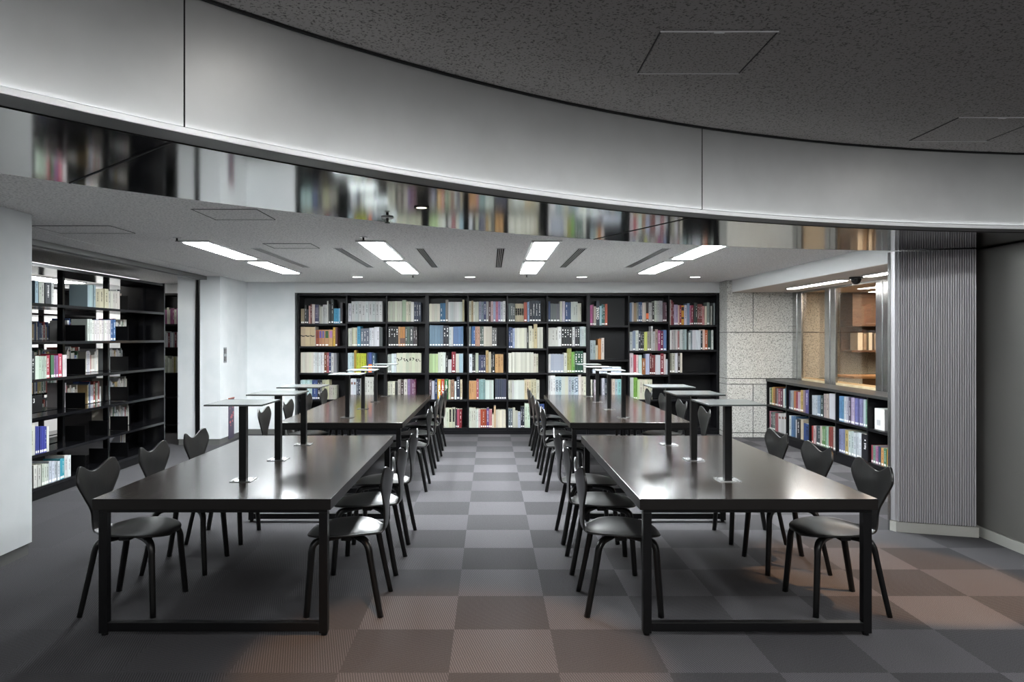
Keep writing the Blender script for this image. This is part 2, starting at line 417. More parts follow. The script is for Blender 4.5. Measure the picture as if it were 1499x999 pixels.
panel_light(4.2, 6.6, 8.2, ZL - .004, .11, 'narrow strip light over window bookcase, between dome camera and ribbed column', G2, m=M_strip, frame=.02)
panel_light(6.3, 9.5, 10.9, ZL - .004, .12, 'added strip light in the wood-lined room behind the glass', G2, m=M_strip, frame=.02)  # added to brighten the room behind the glass
panel_light(5.75, 8.4, 11.0, ZL - .004, .22, 'added wide fill panel behind the window glass, over the counter', G2, m=mat('added_fill_diffuser', (.9, .9, .9), .5, emit=6, ecol=(1, .95, .86)), frame=.02)  # extra fill added so the granite behind the glass reads bright
for k, x in enumerate((-1.925, -.293, 1.33, 2.97)):
    r = empty('downlight', (x, 10.7, ZC)); tag(r, 'small round ceiling downlight before back bookcase, %s from the white wall' % ORD[k], 'downlight', 'round downlights before the back bookcase')
    b = MB(); b.disc(0, 0, -.006, .07, h=.004); b.build('lens', M_down, r)
    b = MB()
    for j in range(24):
        a0, a1 = 2 * math.pi * j / 24, 2 * math.pi * (j + 1) / 24
        b.prism([(.072 * math.cos(a0), .072 * math.sin(a0)), (.09 * math.cos(a0), .09 * math.sin(a0)), (.09 * math.cos(a1), .09 * math.sin(a1)), (.072 * math.cos(a1), .072 * math.sin(a1))], -.009, -.001)
    b.build('trim_ring', M_alu, r)
# other room lights (left aisle beyond the open shelves)
G3 = 'strip lights over the stacks beyond the open shelves'
panel_light(-5.25, 6.0, 11.0, ZC, .03, 'narrow white strip light close above the open shelving', G3, frame=.01, m=mat('dim_strip', (.8, .8, .8), .5, emit=.35))
panel_light(-6.7, 6.5, 11.8, ZC, .42, 'wide white light seen through the upper open shelves', G3, frame=.03, m=M_strip)
# unseen fill panels added behind the camera to brighten the foreground
G4 = 'unseen fill panels added behind the camera'
for kk, (x, y) in enumerate(((-.8, -2.2), (1.6, -2.2), (4.0, -2.2), (1.8, -5.2), (4.6, -5.2), (7.0, -2.4))):
    panel_light(x, y - .65, y + .65, ZD, .45, 'unseen white fill panel added to dark ceiling behind the camera, %s from white wall' % ORD[kk], G4, m=M_fill)
M_hall = mat('hall_lens', (.9, .9, .9), .5, emit=HALL_E, ecol=(.97, .99, 1))
for k, adeg in enumerate((78, 92, 104, 116, 128, 140, 152, 164)):
    x, y = ring_pt(math.radians(adeg), 4.75)
    r = empty('downlight', (x, y, ZD)); tag(r, 'round downlight in the dark ceiling, %s along the curved fascia' % ORD[k], 'downlight', 'ring of downlights in the dark ceiling')
    b = MB(); b.disc(0, 0, -.008, .11, h=.006); b.build('lens', M_hall, r)
    b = MB(); b.disc(0, 0, -.0018, .13, h=.0012); b.build('trim_ring', M_alu, r)
def spot(x, y, z, tx, ty, deg, watt, col, blend=.35, name='spot_lamp', r=.03):
    ld = bpy.data.lights.new(name, 'SPOT'); ld.energy = watt; ld.color = col; ld.spot_size = math.radians(deg); ld.spot_blend = blend
    ld.shadow_soft_size = r
    o = bpy.data.objects.new(name, ld); COL.objects.link(o); o.location = (x, y, z)
    o.rotation_euler = (Vector((tx, ty, 0)) - Vector((x, y, z))).to_track_quat('-Z', 'Y').to_euler()
    return o
for x, y, tx, ty, deg, w in ((3.25, 3.85, 2.62, 4.72, 34, 1.0), (-.25, 2.4, -.2, 3.35, 42, .8)):
    fx = empty('spotlight', (x, y, ZD)); tag(fx, 'small round spotlight recessed in the dark ceiling, over ' + ('the window side table' if x > 1 else 'the aisle mouth'), 'spotlight', 'spotlights in the dark ceiling')
    b = MB(); b.disc(0, 0, -.01, .05, h=.008); b.build('lens', M_down, fx)
    spot(x, y, ZD - .03, tx, ty, deg, SPOT_W * w, (1, .52, .22))

# ------------------------------------------------------------------ back bookcase (three units, ten bays)
BD = 11.75; DEP = .33
def zy(y): return sz(y, BD)
PX = [437.4, 507.3, 565.8, 625.0, 685.1, 742.7, 801.4, 861.2, 920.7, 979.6, 1049.7]
ROWS = {  # y of the top face of each shelf, per bay
    1: [474.0, 507.2, 546.2, 585.2, 626.8], 2: [471.2, 507.2, 546.0, 585.2, 626.8], 3: [471.2, 507.2, 546.0, 585.2, 626.8],
    4: [471.2, 507.2, 546.0, 585.2, 626.8], 5: [471.2, 507.2, 546.0, 585.2, 626.8], 6: [471.2, 510.2, 546.0, 585.2, 626.8],
    7: [471.2, 507.2, 546.0, 585.2, 626.8], 8: [476.6, 526.8, 546.0, 585.2, 626.8], 9: [471.2, 513.7, 548.6, 585.2, 626.8],
    10: [475.9, 512.3, 546.0, 585.2, 626.8]}
ROWS[8] = [476.6, 526.8, 547.0, 585.2, 626.8]
def bx(px): return sx(px, BD)
units = [(0, 3, 'by the white wall'), (3, 7, 'at the end of the aisle'), (7, 10, 'by the granite wall')]
for i0, i1, where in units:
    r = empty('bookcase', ((bx(PX[i0]) + bx(PX[i1])) / 2, BD, 0))
    ox, oy = r.location.x, r.location.y
    tag(r, 'tall black bookcase unit %s, %d bays of books' % (where, i1 - i0), 'bookcase', 'black bookcase units along the back wall')
    def bb(name, x0, x1, y0, y1, z0, z1, m=M_blk, bevel=.002):
        b = MB(); b.box(x0 - ox, x1 - ox, y0 - oy, y1 - oy, z0, z1); return b.build(name, m, r, bevel)
    xl = bx(PX[i0]) + (0 if i0 else -.022) ; xr = bx(PX[i1]) - (0 if i1 < 10 else -.022)
    bb('side_panel', xl + (.0005), xl + .029, BD, BD + DEP, 0, ztop)
    bb('side_panel', xr - .029, xr - .0005, BD, BD + DEP, 0, ztop)
    bb('top_panel', xl + .0295, xr - .0295, BD + .002, BD + DEP, ztop - .035, ztop)
    bb('back_panel', xl + .0295, xr - .0295, BD + DEP - .012, BD + DEP, .001, ztop - .036)
    bb('plinth', xl + .0295, xr - .0295, BD + .012, BD + DEP - .013, .001, sz(630.3, BD))
    for i in range(i0 + 1, i1):
        c = bx(PX[i]); bb('divider', c - .012, c + .012, BD + .002, BD + DEP - .013, sz(630.2, BD), ztop - .036)
    for i in range(i0, i1):
        a = bx(PX[i]) + .0125 if i > i0 else xl + .0295; c = bx(PX[i + 1]) - .0125 if i + 1 < i1 else xr - .0295
        for ys in ROWS[i + 1]:
            z = zy(ys); bb('shelf', a, c, BD + .006, BD + DEP - .013, z - (.036 if ys > 620 else .032), z)

# ---- books: crop origin letters give where each table of numbers was read
OR = {'a': (430, 425), 'b': (430, 510), 'c': (560, 425), 'd': (560, 510), 'e': (680, 425), 'f': (680, 510), 'g': (640, 575), 'h': (795, 425), 'i': (795, 510), 'j': (915, 425), 'k': (915, 510)}
BK = """
a 1 1|105 160 2 290 9c8a6c w;165 195 1 235 3a3d3c w;195 222 1 300 2f3a40 w;228 255 1 245 d9a9a0;255 275 1 220 7a3a34;278 322 2 220 e0d0c8;325 385 3 225 4b4a70 wv;390 408 1 235 b0b0a8;408 450 2 255 d5d6c6;450 515 3 225 c9cacb t;515 535 1 170 d8d8d0;540 575 1 215 35403c w;580 620 1 140 2e3238 wv;622 700 3 285 2a9ac8 w;700 722 1 285 7fb6dd;722 758 1 195 3b3538 w
a 1 2|102 325 3 575 d8bd96 m;326 336 1 570 e8dfc8;338 390 1 625 b8512f wP6a2a20;391 434 1 622 c07f52 wP5a4a90;435 478 1 622 c58a5a wP54508c;479 545 1 622 c98f5c wP24502c;546 606 1 620 d09c60 P9a6a98;610 645 1 582 e0b02e;646 680 1 585 5a3330 w
b 1 3|102 300 6 65 e2dfca;300 470 6 65 e4e6e8 t;470 512 1 68 8f4a25 w;515 545 1 68 c05a60;546 578 1 68 3a4a80 w;580 620 1 80 e8e8ea;622 664 1 78 8d9196
b 1 4|100 280 5 500 b9dcd8 v;280 365 3 500 3c5598 w;366 440 2 500 20242c wv;441 545 2 500 c8c3a0;546 664 4 585 b0ada0 t
a 2 1|848 899 1 205 c6cacb;900 1385 9 172 cbcfd0 t
a 2 2|850 905 2 595 d5dbcf;910 988 3 585 cfccae w;990 1040 1 570 3a9fc9 w;1045 1176 3 600 6b7686 wv;1180 1252 2 590 d9dee2 t;1255 1334 2 575 dfe2e4;1336 1386 1 582 5a626a
b 2 3|845 938 3 75 bcd6d8;940 974 1 35 b8892c;976 1132 4 80 cfd424 t;1142 1164 1 70 55506a;1166 1220 1 70 3a56a6 Qe07a34;1222 1275 1 80 34506e
b 2 4|885 975 2 480 dde3ea p;976 1040 2 485 3d475c v;1041 1066 1 475 d8d8d0;1110 1265 4 455 dcdcd0 t
c 3 1|75 302 6 172 ccd0bb;304 364 1 155 a9c4a4;365 440 2 175 d3cfb2 t;441 488 1 185 dfe1d8;490 560 2 180 24385a wv;562 600 1 190 1c2c48
c 3 2|85 244 4 570 20201f wV;245 270 1 575 cf9f6a w;271 350 2 575 d98a3c wQ5a4038;352 420 2 570 55685c w;421 480 1 570 4d5450 w;481 540 2 580 3c3234 wv
d 3 3|76 134 2 95 b4beb4 w;137 212 2 85 d8e4e8;215 602 8 75 d3d6bb s
d 3 4|75 192 3 525 e0ddc8 t;195 230 1 530 3b3734;235 280 1 495 c9c3b4;285 325 1 500 3c2c28;330 386 1 490 e2d4d2;390 429 1 490 8f74a8;430 488 2 490 84507c;490 514 1 490 6e1f4a
c 4 1|728 898 4 210 d8d6bf;900 984 2 200 14699c w;985 1026 1 150 8c8278 w;1028 1248 8 182 d0d4d3;1250 1280 1 150 c9bd94
c 4 2|732 948 5 550 6d8da6 w;950 1038 2 555 262a38 wV;1040 1104 2 575 dde2e4;1105 1265 4 568 5b84b8 w
d 4 3|728 866 5 88 b9d393;868 984 3 65 dfe6da;986 1020 1 120 3c3c38 v;1025 1080 1 180 cbc4cb;1082 1142 1 60 b01f30 w;1145 1199 1 88 d8d4c4;1200 1260 1 88 a9c6d8
d 4 4|728 768 1 500 6a5560;770 813 1 515 c8d0e4;815 856 1 490 1f3a6c L;858 913 1 490 e2a822 L;915 968 1 490 d8401f L;970 1026 1 490 1f8a44 L;1030 1064 1 500 d8dcb4;1065 1121 1 500 b08468 w;1125 1156 1 525 d4dcd6;1160 1210 1 450 30384c wV;1215 1250 1 495 c9bf9a w
g 4 5|100 178 2 245 d4d8c4;180 280 2 245 dcd9bb M;285 309 1 260 3a2c38 w;310 344 1 265 c2506a w;345 386 1 265 8c1c28
e 5 1|65 104 1 172 d8d4bc;105 135 1 165 bfa878;136 220 3 180 d5dac8;225 262 1 178 8a86a0 wt;263 300 1 180 6d8090 t;301 338 1 176 3a4a80 wv;339 376 1 178 a8a4a8 w;377 412 1 182 5a3c3a v;413 450 1 176 c7a6a8 t;451 488 1 178 9ab0cc w;489 526 1 178 b86a7c t;527 564 1 176 8a7fb0 wt;565 602 1 180 b9c4cc wt;603 642 1 172 d0d4d4 w
e 5 2|68 98 1 568 a4acb2 w;110 165 2 565 2f66a8 w;166 240 2 568 c08f72 t;241 299 2 568 5f6a64 wv;300 430 4 568 d5ccb6;432 505 2 590 6c6c6e w
f 5 3|65 118 1 92 dfe6ee;120 170 2 110 34383c w;172 216 1 78 ccceb4;218 330 3 108 3f476c w;332 375 1 35 c09c66 t;378 416 1 60 d5cfae;418 438 1 95 3a3a38 v;440 468 1 60 2c3430 w;480 608 3 95 cf9a5e
f 5 4|65 185 3 515 cf955c;186 222 1 485 b0505a wv;225 322 3 488 84b0b0;325 456 4 505 ccd8d4;480 655 5 485 3c4156 w
g 5 5|495 600 3 240 dcdfd0 t;601 644 2 260 d2e0da;645 676 1 265 e0b8b8;680 772 3 260 b5441f w;775 810 1 245 6a4a90 w;811 860 2 270 c8707a w;861 886 1 340 e0d4bc;888 920 1 215 cfb083;922 1075 5 275 dfdac2
e 6 1|690 790 3 205 5a666a w;795 930 4 210 c0b08c K;932 980 1 190 b8402c w;985 1016 1 185 8fa8cc;1020 1200 4 165 1c2c3e wv
e 6 2|692 752 2 580 24407a w;755 789 1 600 a8bce0;790 976 5 590 dedcca;978 1004 1 600 403c3a v;1010 1060 1 560 d0ccb8;1061 1086 1 605 d8d0b0;1088 1142 1 530 c9ba88;1145 1230 3 582 d9dbc8
f 6 3|688 742 1 78 d9d8ca;745 1082 10 65 dcdcca;1085 1156 2 88 d6d2bc t
f 6 4|688 744 2 505 ccccb8 t;745 940 6 505 dbe1dc;942 1042 3 488 d9c79e t;1045 1126 2 490 d6ccaa t;1130 1176 1 505 d8dac8
g 6 5|1115 1182 2 255 66747c w;1185 1225 1 250 ccc9b6;1226 1265 1 300 c4c2b2;1266 1308 1 310 b9c4dc;1310 1370 2 220 1f2836 w;1371 1456 2 170 c9dcc6;1574 1680 2 180 3c5aa0
h 7 1|85 115 1 175 2f4a7c w;118 262 3 208 62686a w;265 301 1 175 d2d6c2;305 346 1 175 cfc6d4;350 438 2 185 28508a w;440 545 3 180 ccd4cc;546 600 2 205 cdccbc
h 7 2|85 238 3 588 dbdad2;240 288 1 575 dfe4e2;292 455 4 580 222325 wV;460 501 1 580 d0d4d2;505 575 2 570 23262a wV;580 672 3 572 cad8d6
i 7 3|85 121 1 98 d0d4d6;122 325 4 92 a9b4c4 w;328 378 1 75 d6d6c8 t;380 448 2 -5 aeb05e w;450 499 2 60 78b848 w;500 631 3 45 1d5a3c wV;636 675 1 75 d9dcd0
i 7 4|85 119 1 430 d8dbd8;120 193 2 420 dfe3e1;195 244 1 450 c4d8e0 U;245 290 1 448 bcd4e0 U;291 345 1 448 cfd8cc;346 398 1 448 d5d8bc;399 443 1 450 c4ccd8;444 490 1 450 b8c4d0 U;491 556 1 450 bccbe0 U;558 598 1 420 e0d8d0;600 675 2 450 d9d7c4
h 8 1|740 775 1 235 c04890 w;776 797 1 225 7c2c50 w;798 835 2 250 c0b8a4 w;838 886 1 165 1f2c3a N;890 921 1 245 a8d0dc;922 944 1 220 2a7c80 w;945 972 1 225 3a6050 w;975 1012 1 215 c84c30 w
h 8 2|740 826 2 785 a9bcc2 t;828 862 1 865 ccc4a8;865 914 1 765 d88a44;918 962 1 750 e4d4cc
i 8 4|750 776 1 495 dedccc;780 800 1 500 2c2a2c;803 856 2 500 d6ccd8;930 970 1 475 cfd0e4;972 1005 1 480 26364e;1006 1032 1 480 c8cce0;1085 1131 1 485 dac8b8;1135 1171 1 490 b4d4d8;1172 1232 1 490 8cc8cc;1235 1252 1 560 d8d8d8
j 9 1|75 111 2 195 6c88b4;115 139 1 190 d8d0cc;140 186 1 200 b89c70;190 216 1 195 8c9894 w;218 272 2 185 3f5f94 w;275 332 2 192 ddd0c4;335 376 1 180 38302e wQd86a3c;378 430 2 192 b4b8b4 t;431 465 1 190 3c4440 w;468 514 2 165 c4ccc0 t;515 592 3 165 b0b0b4 t;600 660 3 190 5c3a48 w
j 9 2|78 120 1 655 c4d0cc;122 170 1 640 7c8ca0 w;172 216 1 632 dce4e0;218 249 1 645 3c4450 wV;250 300 2 650 2e3230 w;305 353 1 655 d0d468;355 416 2 645 98948c wt;418 439 1 565 d8dcd4;440 475 1 645 c8cac4;478 520 1 615 b89c98 t;522 559 1 630 a83c80;560 606 1 640 7c2450 wv;608 656 1 625 5a78b0 w
k 9 3|78 136 1 78 d8ccd0;138 181 1 105 c84c5c w;182 213 1 108 e8c8c8;218 268 1 110 c4dcd8;270 326 1 160 a8602c;328 388 2 88 b4bcdc;390 424 1 85 6c1c24 w;425 480 2 110 8c3438 w;482 560 2 108 d4dae0;562 612 1 82 a02c40 wv;615 643 1 95 e4d4d0;645 673 1 175 d4dce4
k 9 4|80 136 1 460 d4dcd0;138 196 2 462 84bc44 w;200 235 1 490 c8dca0;236 432 5 490 dfdcc4 t
j 10 1|705 727 1 150 c8b8b0 v;728 749 1 160 8c2430 v;750 772 1 190 6c2430 v;775 835 2 225 b09cc0 w;838 858 1 235 dcb4a4;860 890 1 235 b82c3c w;892 932 1 240 e4a020 k;935 976 1 235 c4bcd4;978 1018 1 205 8ca0cc;1019 1040 1 240 c86a9c w;1041 1081 1 235 902038 w;1085 1140 2 195 34403c w;1142 1218 3 215 8c4044 w;1220 1254 1 248 d8888c;1255 1286 1 250 e0d8c0;1290 1332 2 190 8ca094 w;1350 1371 1 245 c0c8bc;1395 1418 1 200 8c9494
j 10 2|705 736 1 630 e4e0e4;738 791 2 625 b8b0b0;795 830 1 620 d8d4d0;832 860 1 640 c08484 w;862 910 2 618 d8e4e4;912 972 2 615 a8bcc4;1005 1036 1 665 d8e0e0;1040 1060 1 640 8a9aa0;1062 1191 5 625 d4d8e4;1195 1223 1 640 28343c w;1225 1256 1 615 e4c0b4;1257 1301 1 625 c8602c w;1302 1346 1 630 2c4c40 w;1360 1393 1 630 dfe4df
k 10 3|705 736 1 80 8c8a78 w;738 786 1 80 cccab4 w;790 831 1 78 d4d8e4;835 871 1 80 3c2824 w;872 902 1 75 e8e4d4
"""
# right-hand window bookcase: x, top y read in two crops
OR2 = {'p': (1110, 550, .12009), 'q': (1205, 560, .14013)}
BR = """
p 1 1|98 118 1 148 d8dcd0 w;118 136 1 155 3c7040 w;136 155 1 145 d8c060 w;155 177 1 142 e09848 w;178 200 1 152 6c3c2c w;200 215 1 158 8a8a90 w;215 242 1 160 a83c58 w;242 270 1 162 702c50 w;275 300 1 165 d8dcd8;300 324 1 156 2f78a0 w
p 2 1|336 360 1 182 4c4c70 w;362 402 2 185 9ca8b0 w;405 430 1 190 c87848 w;430 454 1 200 a83c58 w;455 486 2 203 d8b8c8 w;487 520 1 180 c8a848 w;520 545 1 180 a890a0;546 606 2 178 6a64b0 v
p 3 1|618 690 3 243 c4ccd8 t;691 726 2 245 8ca8c4 w;728 760 1 245 30484c w;768 826 2 225 b8a8a4 t;830 925 1 226 bcc0c4
q 4 1|135 187 3 145 5c94c4 wt;188 236 2 150 c0c8d8 wt;237 260 1 155 5c5870 w;261 300 2 160 b8a8cc wt;301 345 3 168 6c6cb0 wt;346 386 2 175 8484b8 wt;387 411 1 180 c4d0dc w;412 440 1 185 74b490 w
p 1 2|98 125 1 435 d48c9c w;125 144 1 445 404850 w;145 176 2 450 6c8c84 w;180 212 2 460 b8606c;216 325 3 465 d4d6d0 p
p 2 2|350 374 1 490 d4dce0;375 431 2 497 4c74a8 t;431 441 1 540 e0e4e4;442 482 1 530 24262c v;485 517 1 537 c8b89c;522 602 1 592 284488 t
p 3 2|622 640 1 615 b83c3c w;641 670 1 615 e0bcb8;675 721 2 615 3c4c54 w;722 746 1 620 d8c8bc w;748 790 2 620 5c9048 w;791 826 2 622 9cc0a8 w;828 872 2 627 a84c44 wt;880 914 2 635 c4b4b4 w
q 4 2|135 200 3 490 8088b8 wt;201 235 1 500 d8b468 w;236 290 2 512 c4d4d8 wt;291 370 3 530 ccd4dc wt;372 446 1 545 202228 v
q 5 2|465 490 1 657 a03c50 w;491 515 1 662 74a890 w;516 546 2 667 b874a4 w;547 571 1 676 344c70 w;572 600 1 686 e0a050 w;601 628 1 692 4c8c6c w;630 671 2 702 e8b040 w;672 696 1 716 5c3c30 w
"""
OR3 = {'r': (40, 370, .1902), 's': (40, 550, .1902)}
BL = """
r 1 1|75 100 1 215 94b8c8;101 147 2 222 cfd4c8 t;152 197 1 228 2c3438 v;198 216 1 230 e0e0dc;475 535 4 250 9cb8bc;536 634 3 280 d0c8a4 t;636 722 5 297 dcd8cc
r 1 2|475 508 2 512 d8e0d8 t;510 653 8 520 dfdcd6 t;655 690 2 515 3464a8 w
r 1 3|40 70 1 790 26282a;72 100 1 795 ccdcc8;101 160 3 797 c4d8c0 t;161 190 1 790 b03040 w;191 216 1 790 3c7c50 w;217 251 2 792 9c5c9c w;252 280 1 780 d83c5c w;281 318 2 788 e4e0e0
s 1 5|45 76 2 378 d8d8cc;80 162 6 392 3c44a8 w;163 180 1 392 e4e4e0
s 1 6|65 120 2 690 dcdcd0 t;121 180 3 680 d0d8cc wt;181 262 4 660 c4ccd8 wt;263 300 2 640 2c9cb0 w;301 350 2 615 dfe4e4 t
"""
def hexrgb(h): return tuple(int(h[i:i + 2], 16) for i in (0, 2, 4))
def cname(h):
    r, g, b_ = [x / 255 for x in hexrgb(h)]; mx, mn = max(r, g, b_), min(r, g, b_); v = mx; s = 0 if mx == 0 else (mx - mn) / mx
    if s < .13: return 'white' if v > .86 else 'pale grey' if v > .68 else 'grey' if v > .36 else 'black'
    if v < .28: return 'black'
    d = mx - mn; hue = (((g - b_) / d) % 6 if mx == r else (b_ - r) / d + 2 if mx == g else (r - g) / d + 4) * 60
    if s < .24 and v > .75: return 'cream' if 30 <= hue <= 100 else 'pale pink' if hue < 30 or hue > 290 else 'pale green' if hue < 170 else 'pale blue'
    if hue < 18 or hue > 345: n = 'red' if s > .5 else 'pink' if v > .7 else 'maroon'
    elif hue < 42: n = ('orange' if v > .75 and s > .55 else 'tan' if v > .6 else 'brown')
    elif hue < 70: n = 'yellow' if s > .5 else 'beige'
    elif hue < 165: n = 'green'
    elif hue < 195: n = 'teal'
    elif hue < 250: n = 'blue'
    elif hue < 290: n = 'purple'
    else: n = 'pink' if v > .7 else 'purple'
    if n in ('blue', 'green', 'purple', 'red', 'teal') and v < .45: n = 'dark ' + n
    elif n in ('blue', 'green', 'purple', 'teal') and v > .7 and s < .4: n = 'light ' + n
    return n
def cover(h, rng):
    j_ = .84 * (1 + (rng.random() - .5) * .16); r = [int(x * j_) for x in hexrgb(h)]
    g_ = sum(r) / 3; r = [min(255, max(0, int(g_ + (x - g_) * .82))) for x in r]
    hh = '%02x%02x%02x' % tuple((x // 6) * 6 for x in r)
    return mat('cover_' + hh, hh, .45, spec=.4)

def book_geo(b, w, h, d, hexc, flags, rng, M=None, idx=0, n=1):
    """spine at y=0 facing -y, x from 0..w, z from 0..h. M: matrix to place. returns list of text jobs"""
    mc = cover(hexc, rng); nv0 = len(b.bm.verts)
    T = .0012
    b.box(0, w, 0, .003, 0, h, mc)                        # spine
    b.box(0, T, .003, d, 0, h, mc); b.box(w - T, w, .003, d, 0, h, mc)
    b.box(T, w - T, .003, d - .004, .003, h - .004, M_page)
    def mark(x0, x1, z0, z1, m): b.quad([(x0 * w, -.0006, z0 * h), (x1 * w, -.0006, z0 * h), (x1 * w, -.0006, z1 * h), (x0 * w, -.0006, z1 * h)], m)
    if 'w' in flags: mark(.14, .86, .035, .035 + min(.11, .022 / h), M_white)
    def column(m, z0, z1, k, x0=.36, x1=.66):
        st = (z1 - z0) / k
        for q in range(k):
            if rng.random() < .82:
                a = z0 + q * st
                mark(x0 + rng.random() * .08, x1 - rng.random() * .08, a, a + st * (.35 + .4 * rng.random()), m)
    if flags in ('', 'w') and n <= 3 and rng.random() < .5: flags += 't' if sum(hexrgb(hexc)) > 380 else 'v'
    if 't' in flags: column(M_ink, .34, .86, 9)
    if 'v' in flags: column(M_white, .30, .88, 9)
    if 'V' in flags: column(M_white, .48, .92, 4, .3, .7); 
    if 'p' in flags: mark(.2, .8, .72, .84, mat('print_brown', '6a4438'))
    if 'K' in flags: mark(.10, .92, .36, .74, M_ink); column(mat('tan_ink', 'b09a70'), .4, .7, 3, .3, .7)
    if 'k' in flags: mark(0.02, .98, .74, .92, M_ink); mark(.02, .98, .3, .4, M_ink)
    if 'M' in flags: mark(.2, .8, .3, .95, M_ink); column(M_page, .35, .9, 6, .35, .65)
    if 'm' in flags:
        zc = .52; mark(0, .35, zc, zc + .05, M_ink); mark(.25, .8, zc - .03, zc + .02, M_ink); mark(.7, 1, zc, zc + .03, M_ink)
    if 's' in flags:
        zc = .66 + .05 * math.sin(idx * 1.7)
        for q in range(4):
            x0 = rng.random() * .6; mark(x0, min(1, x0 + .2 + .35 * rng.random()), zc + (q - 2) * .035, zc + (q - 2) * .035 + .025 + .03 * rng.random(), M_ink)
    for tagc in ('P', 'Q'):
        if tagc in flags:
            i = flags.index(tagc); hc = flags[i + 1:i + 7]; m = mat('print_' + hc, hc)
            if tagc == 'P': mark(.15, .88, .5, .93, m)
            else: mark(.0, 1, .02 if 'w' not in flags else .14, .42, m)
    if M is not None:
        b.bm.verts.ensure_lookup_table()
        for v in b.bm.verts[nv0:]: v.co = M @ v.co
def text_mesh(s, size, m, parent, loc, rot, name='lettering', stack=False):
    cu = bpy.data.curves.new('lettering', 'FONT'); cu.body = '\n'.join(s) if stack else s; cu.size = size; cu.align_x = 'CENTER'; cu.align_y = 'CENTER'
    cu.space_line = .82 if stack else 1; cu.extrude = .0003
    if hasattr(cu, 'offset'): cu.offset = size * .02
    tmp = bpy.data.objects.new('tmp', cu); COL.objects.link(tmp)
    dg = bpy.context.evaluated_depsgraph_get(); dg.update()
    me = bpy.data.meshes.new_from_object(tmp.evaluated_get(dg)); bpy.data.objects.remove(tmp)
    me.materials.clear(); me.materials.append(m); me.name = 'lettering'
    o = bpy.data.objects.new(name, me); COL.objects.link(o); o.parent = parent; o.location = loc; o.rotation_euler = rot
    return o

BOOKS = []   # dicts: area, w,h,d,hex,flags,M,label,group
rng = random.Random(7)
def parse(txt):
    for line in txt.strip().splitlines():
        head, body = line.split('|'); c, bay, row = head.split()
        segs = []
        for s in body.split(';'):
            p = s.split(); segs.append((float(p[0]), float(p[1]), int(p[2]), float(p[3]), p[4], p[5] if len(p) > 5 else ''))
        yield c, int(bay), int(row), segs
for c, bay, row, segs in parse(BK):
    ox, oy = OR[c]; s = .0934; ys = ROWS[bay][row - 1]; zb = zy(ys); total = sum(x[2] for x in segs); k = 0
    lo = bx(PX[bay - 1]) + .0155 + (.016 if bay in (4, 8) else 0); hi = bx(PX[bay]) - .0155 - (.016 if bay in (3, 7) else 0)
    if bay == 1: lo = bx(PX[0]) + .012
    if bay == 10: hi = bx(PX[10]) - .012
    for x0, x1, n, top, h, fl in segs:
        X0, X1_ = bx(ox + x0 * s), bx(ox + x1 * s); X0 = max(X0, lo); X1_ = min(X1_, hi)
        for q in range(n):
            w = (X1_ - X0) / n; hgt = min(max(.1, (ys - (oy + top * s)) * BD / F), (zb_up := (zy(ROWS[bay][row - 2]) - .034 if row > 1 else ztop - .037)) - zb) * (1 - (rng.random() * .012 if n > 1 else 0))
            d = .17 + .07 * rng.random(); yo = BD + .022 + rng.random() * .01
            yo = min(yo, BD + DEP - .02 - d)
            lean = 0 * (bay == 8 and row == 2 and h == 'e4d4cc')
            M = Matrix.Translation((X0 + q * w + .0006, yo, zb + .0005))
            if lean: M = M @ Matrix.Rotation(-.06, 4, 'Y')
            # visible in the photograph? rows behind tables count less
            vis = 1.0
            xm = ox + (x0 + x1) / 2 * s
            if row == 4 and (440 < xm < 640 or 800 < xm < 945): vis = .8
            fl2 = fl if not any(ch in fl for ch in 'LUN') else ''
            k += 1
            BOOKS.append(dict(area=w * hgt * vis / BD ** 2, w=w - .0012, h=hgt, d=d, hex=h, fl=fl2, M=M, txt=fl[0] if fl and fl[0] in 'LUN' else '', i=q, n=n,
                label='%s book, %s from left on %s shelf, %s bay of back bookcase' % (cname(h), ORD[k - 1], ORD[row - 1], ORD[bay - 1]),
                group='books in the bookcase along the back wall'))
# window bookcase
XB = 4.26
ZR = {1: .52, 2: .14}
UP = [11.36, 10.62, 9.86, 9.10, 8.33, 7.57, 6.82]
def bookR(x): return XB * F / (x - CX)
for c, bay, row, segs in parse(BR):
    ox, oy, s = OR2[c]; zb = ZR[row]; k = 0
    for x0, x1, n, top, h, fl in segs:
        D0, D1 = bookR(ox + x0 * s), bookR(ox + x1 * s)
        D0 = min(D0, UP[bay - 1] - .018); D1 = max(D1, UP[bay] + .018)
        for q in range(n):
            w = (D0 - D1) / n; Dc = D0 - (q + .5) * w
            hgt = sz(oy + top * s, Dc) - zb; hgt = max(.12, min(hgt, .34 if row == 2 else .335))
            d = .15 + .06 * rng.random()
            M = Matrix.Translation((XB + .03 + rng.random() * .008, D0 - q * w - .0006, zb + .0005)) @ Matrix.Rotation(-math.pi / 2, 4, 'Z')
            k += 1
            BOOKS.append(dict(area=w * hgt * .42 / Dc ** 2, w=w - .0012, h=hgt, d=d, hex=h, fl=fl, M=M, txt='', i=q,
                label='%s book, %s from granite on %s shelf, %s bay of window bookcase' % (cname(h), ORD[k - 1], ['upper', 'lower'][row - 1], ORD[bay - 1]),
                group='books in the low bookcase under the window'))
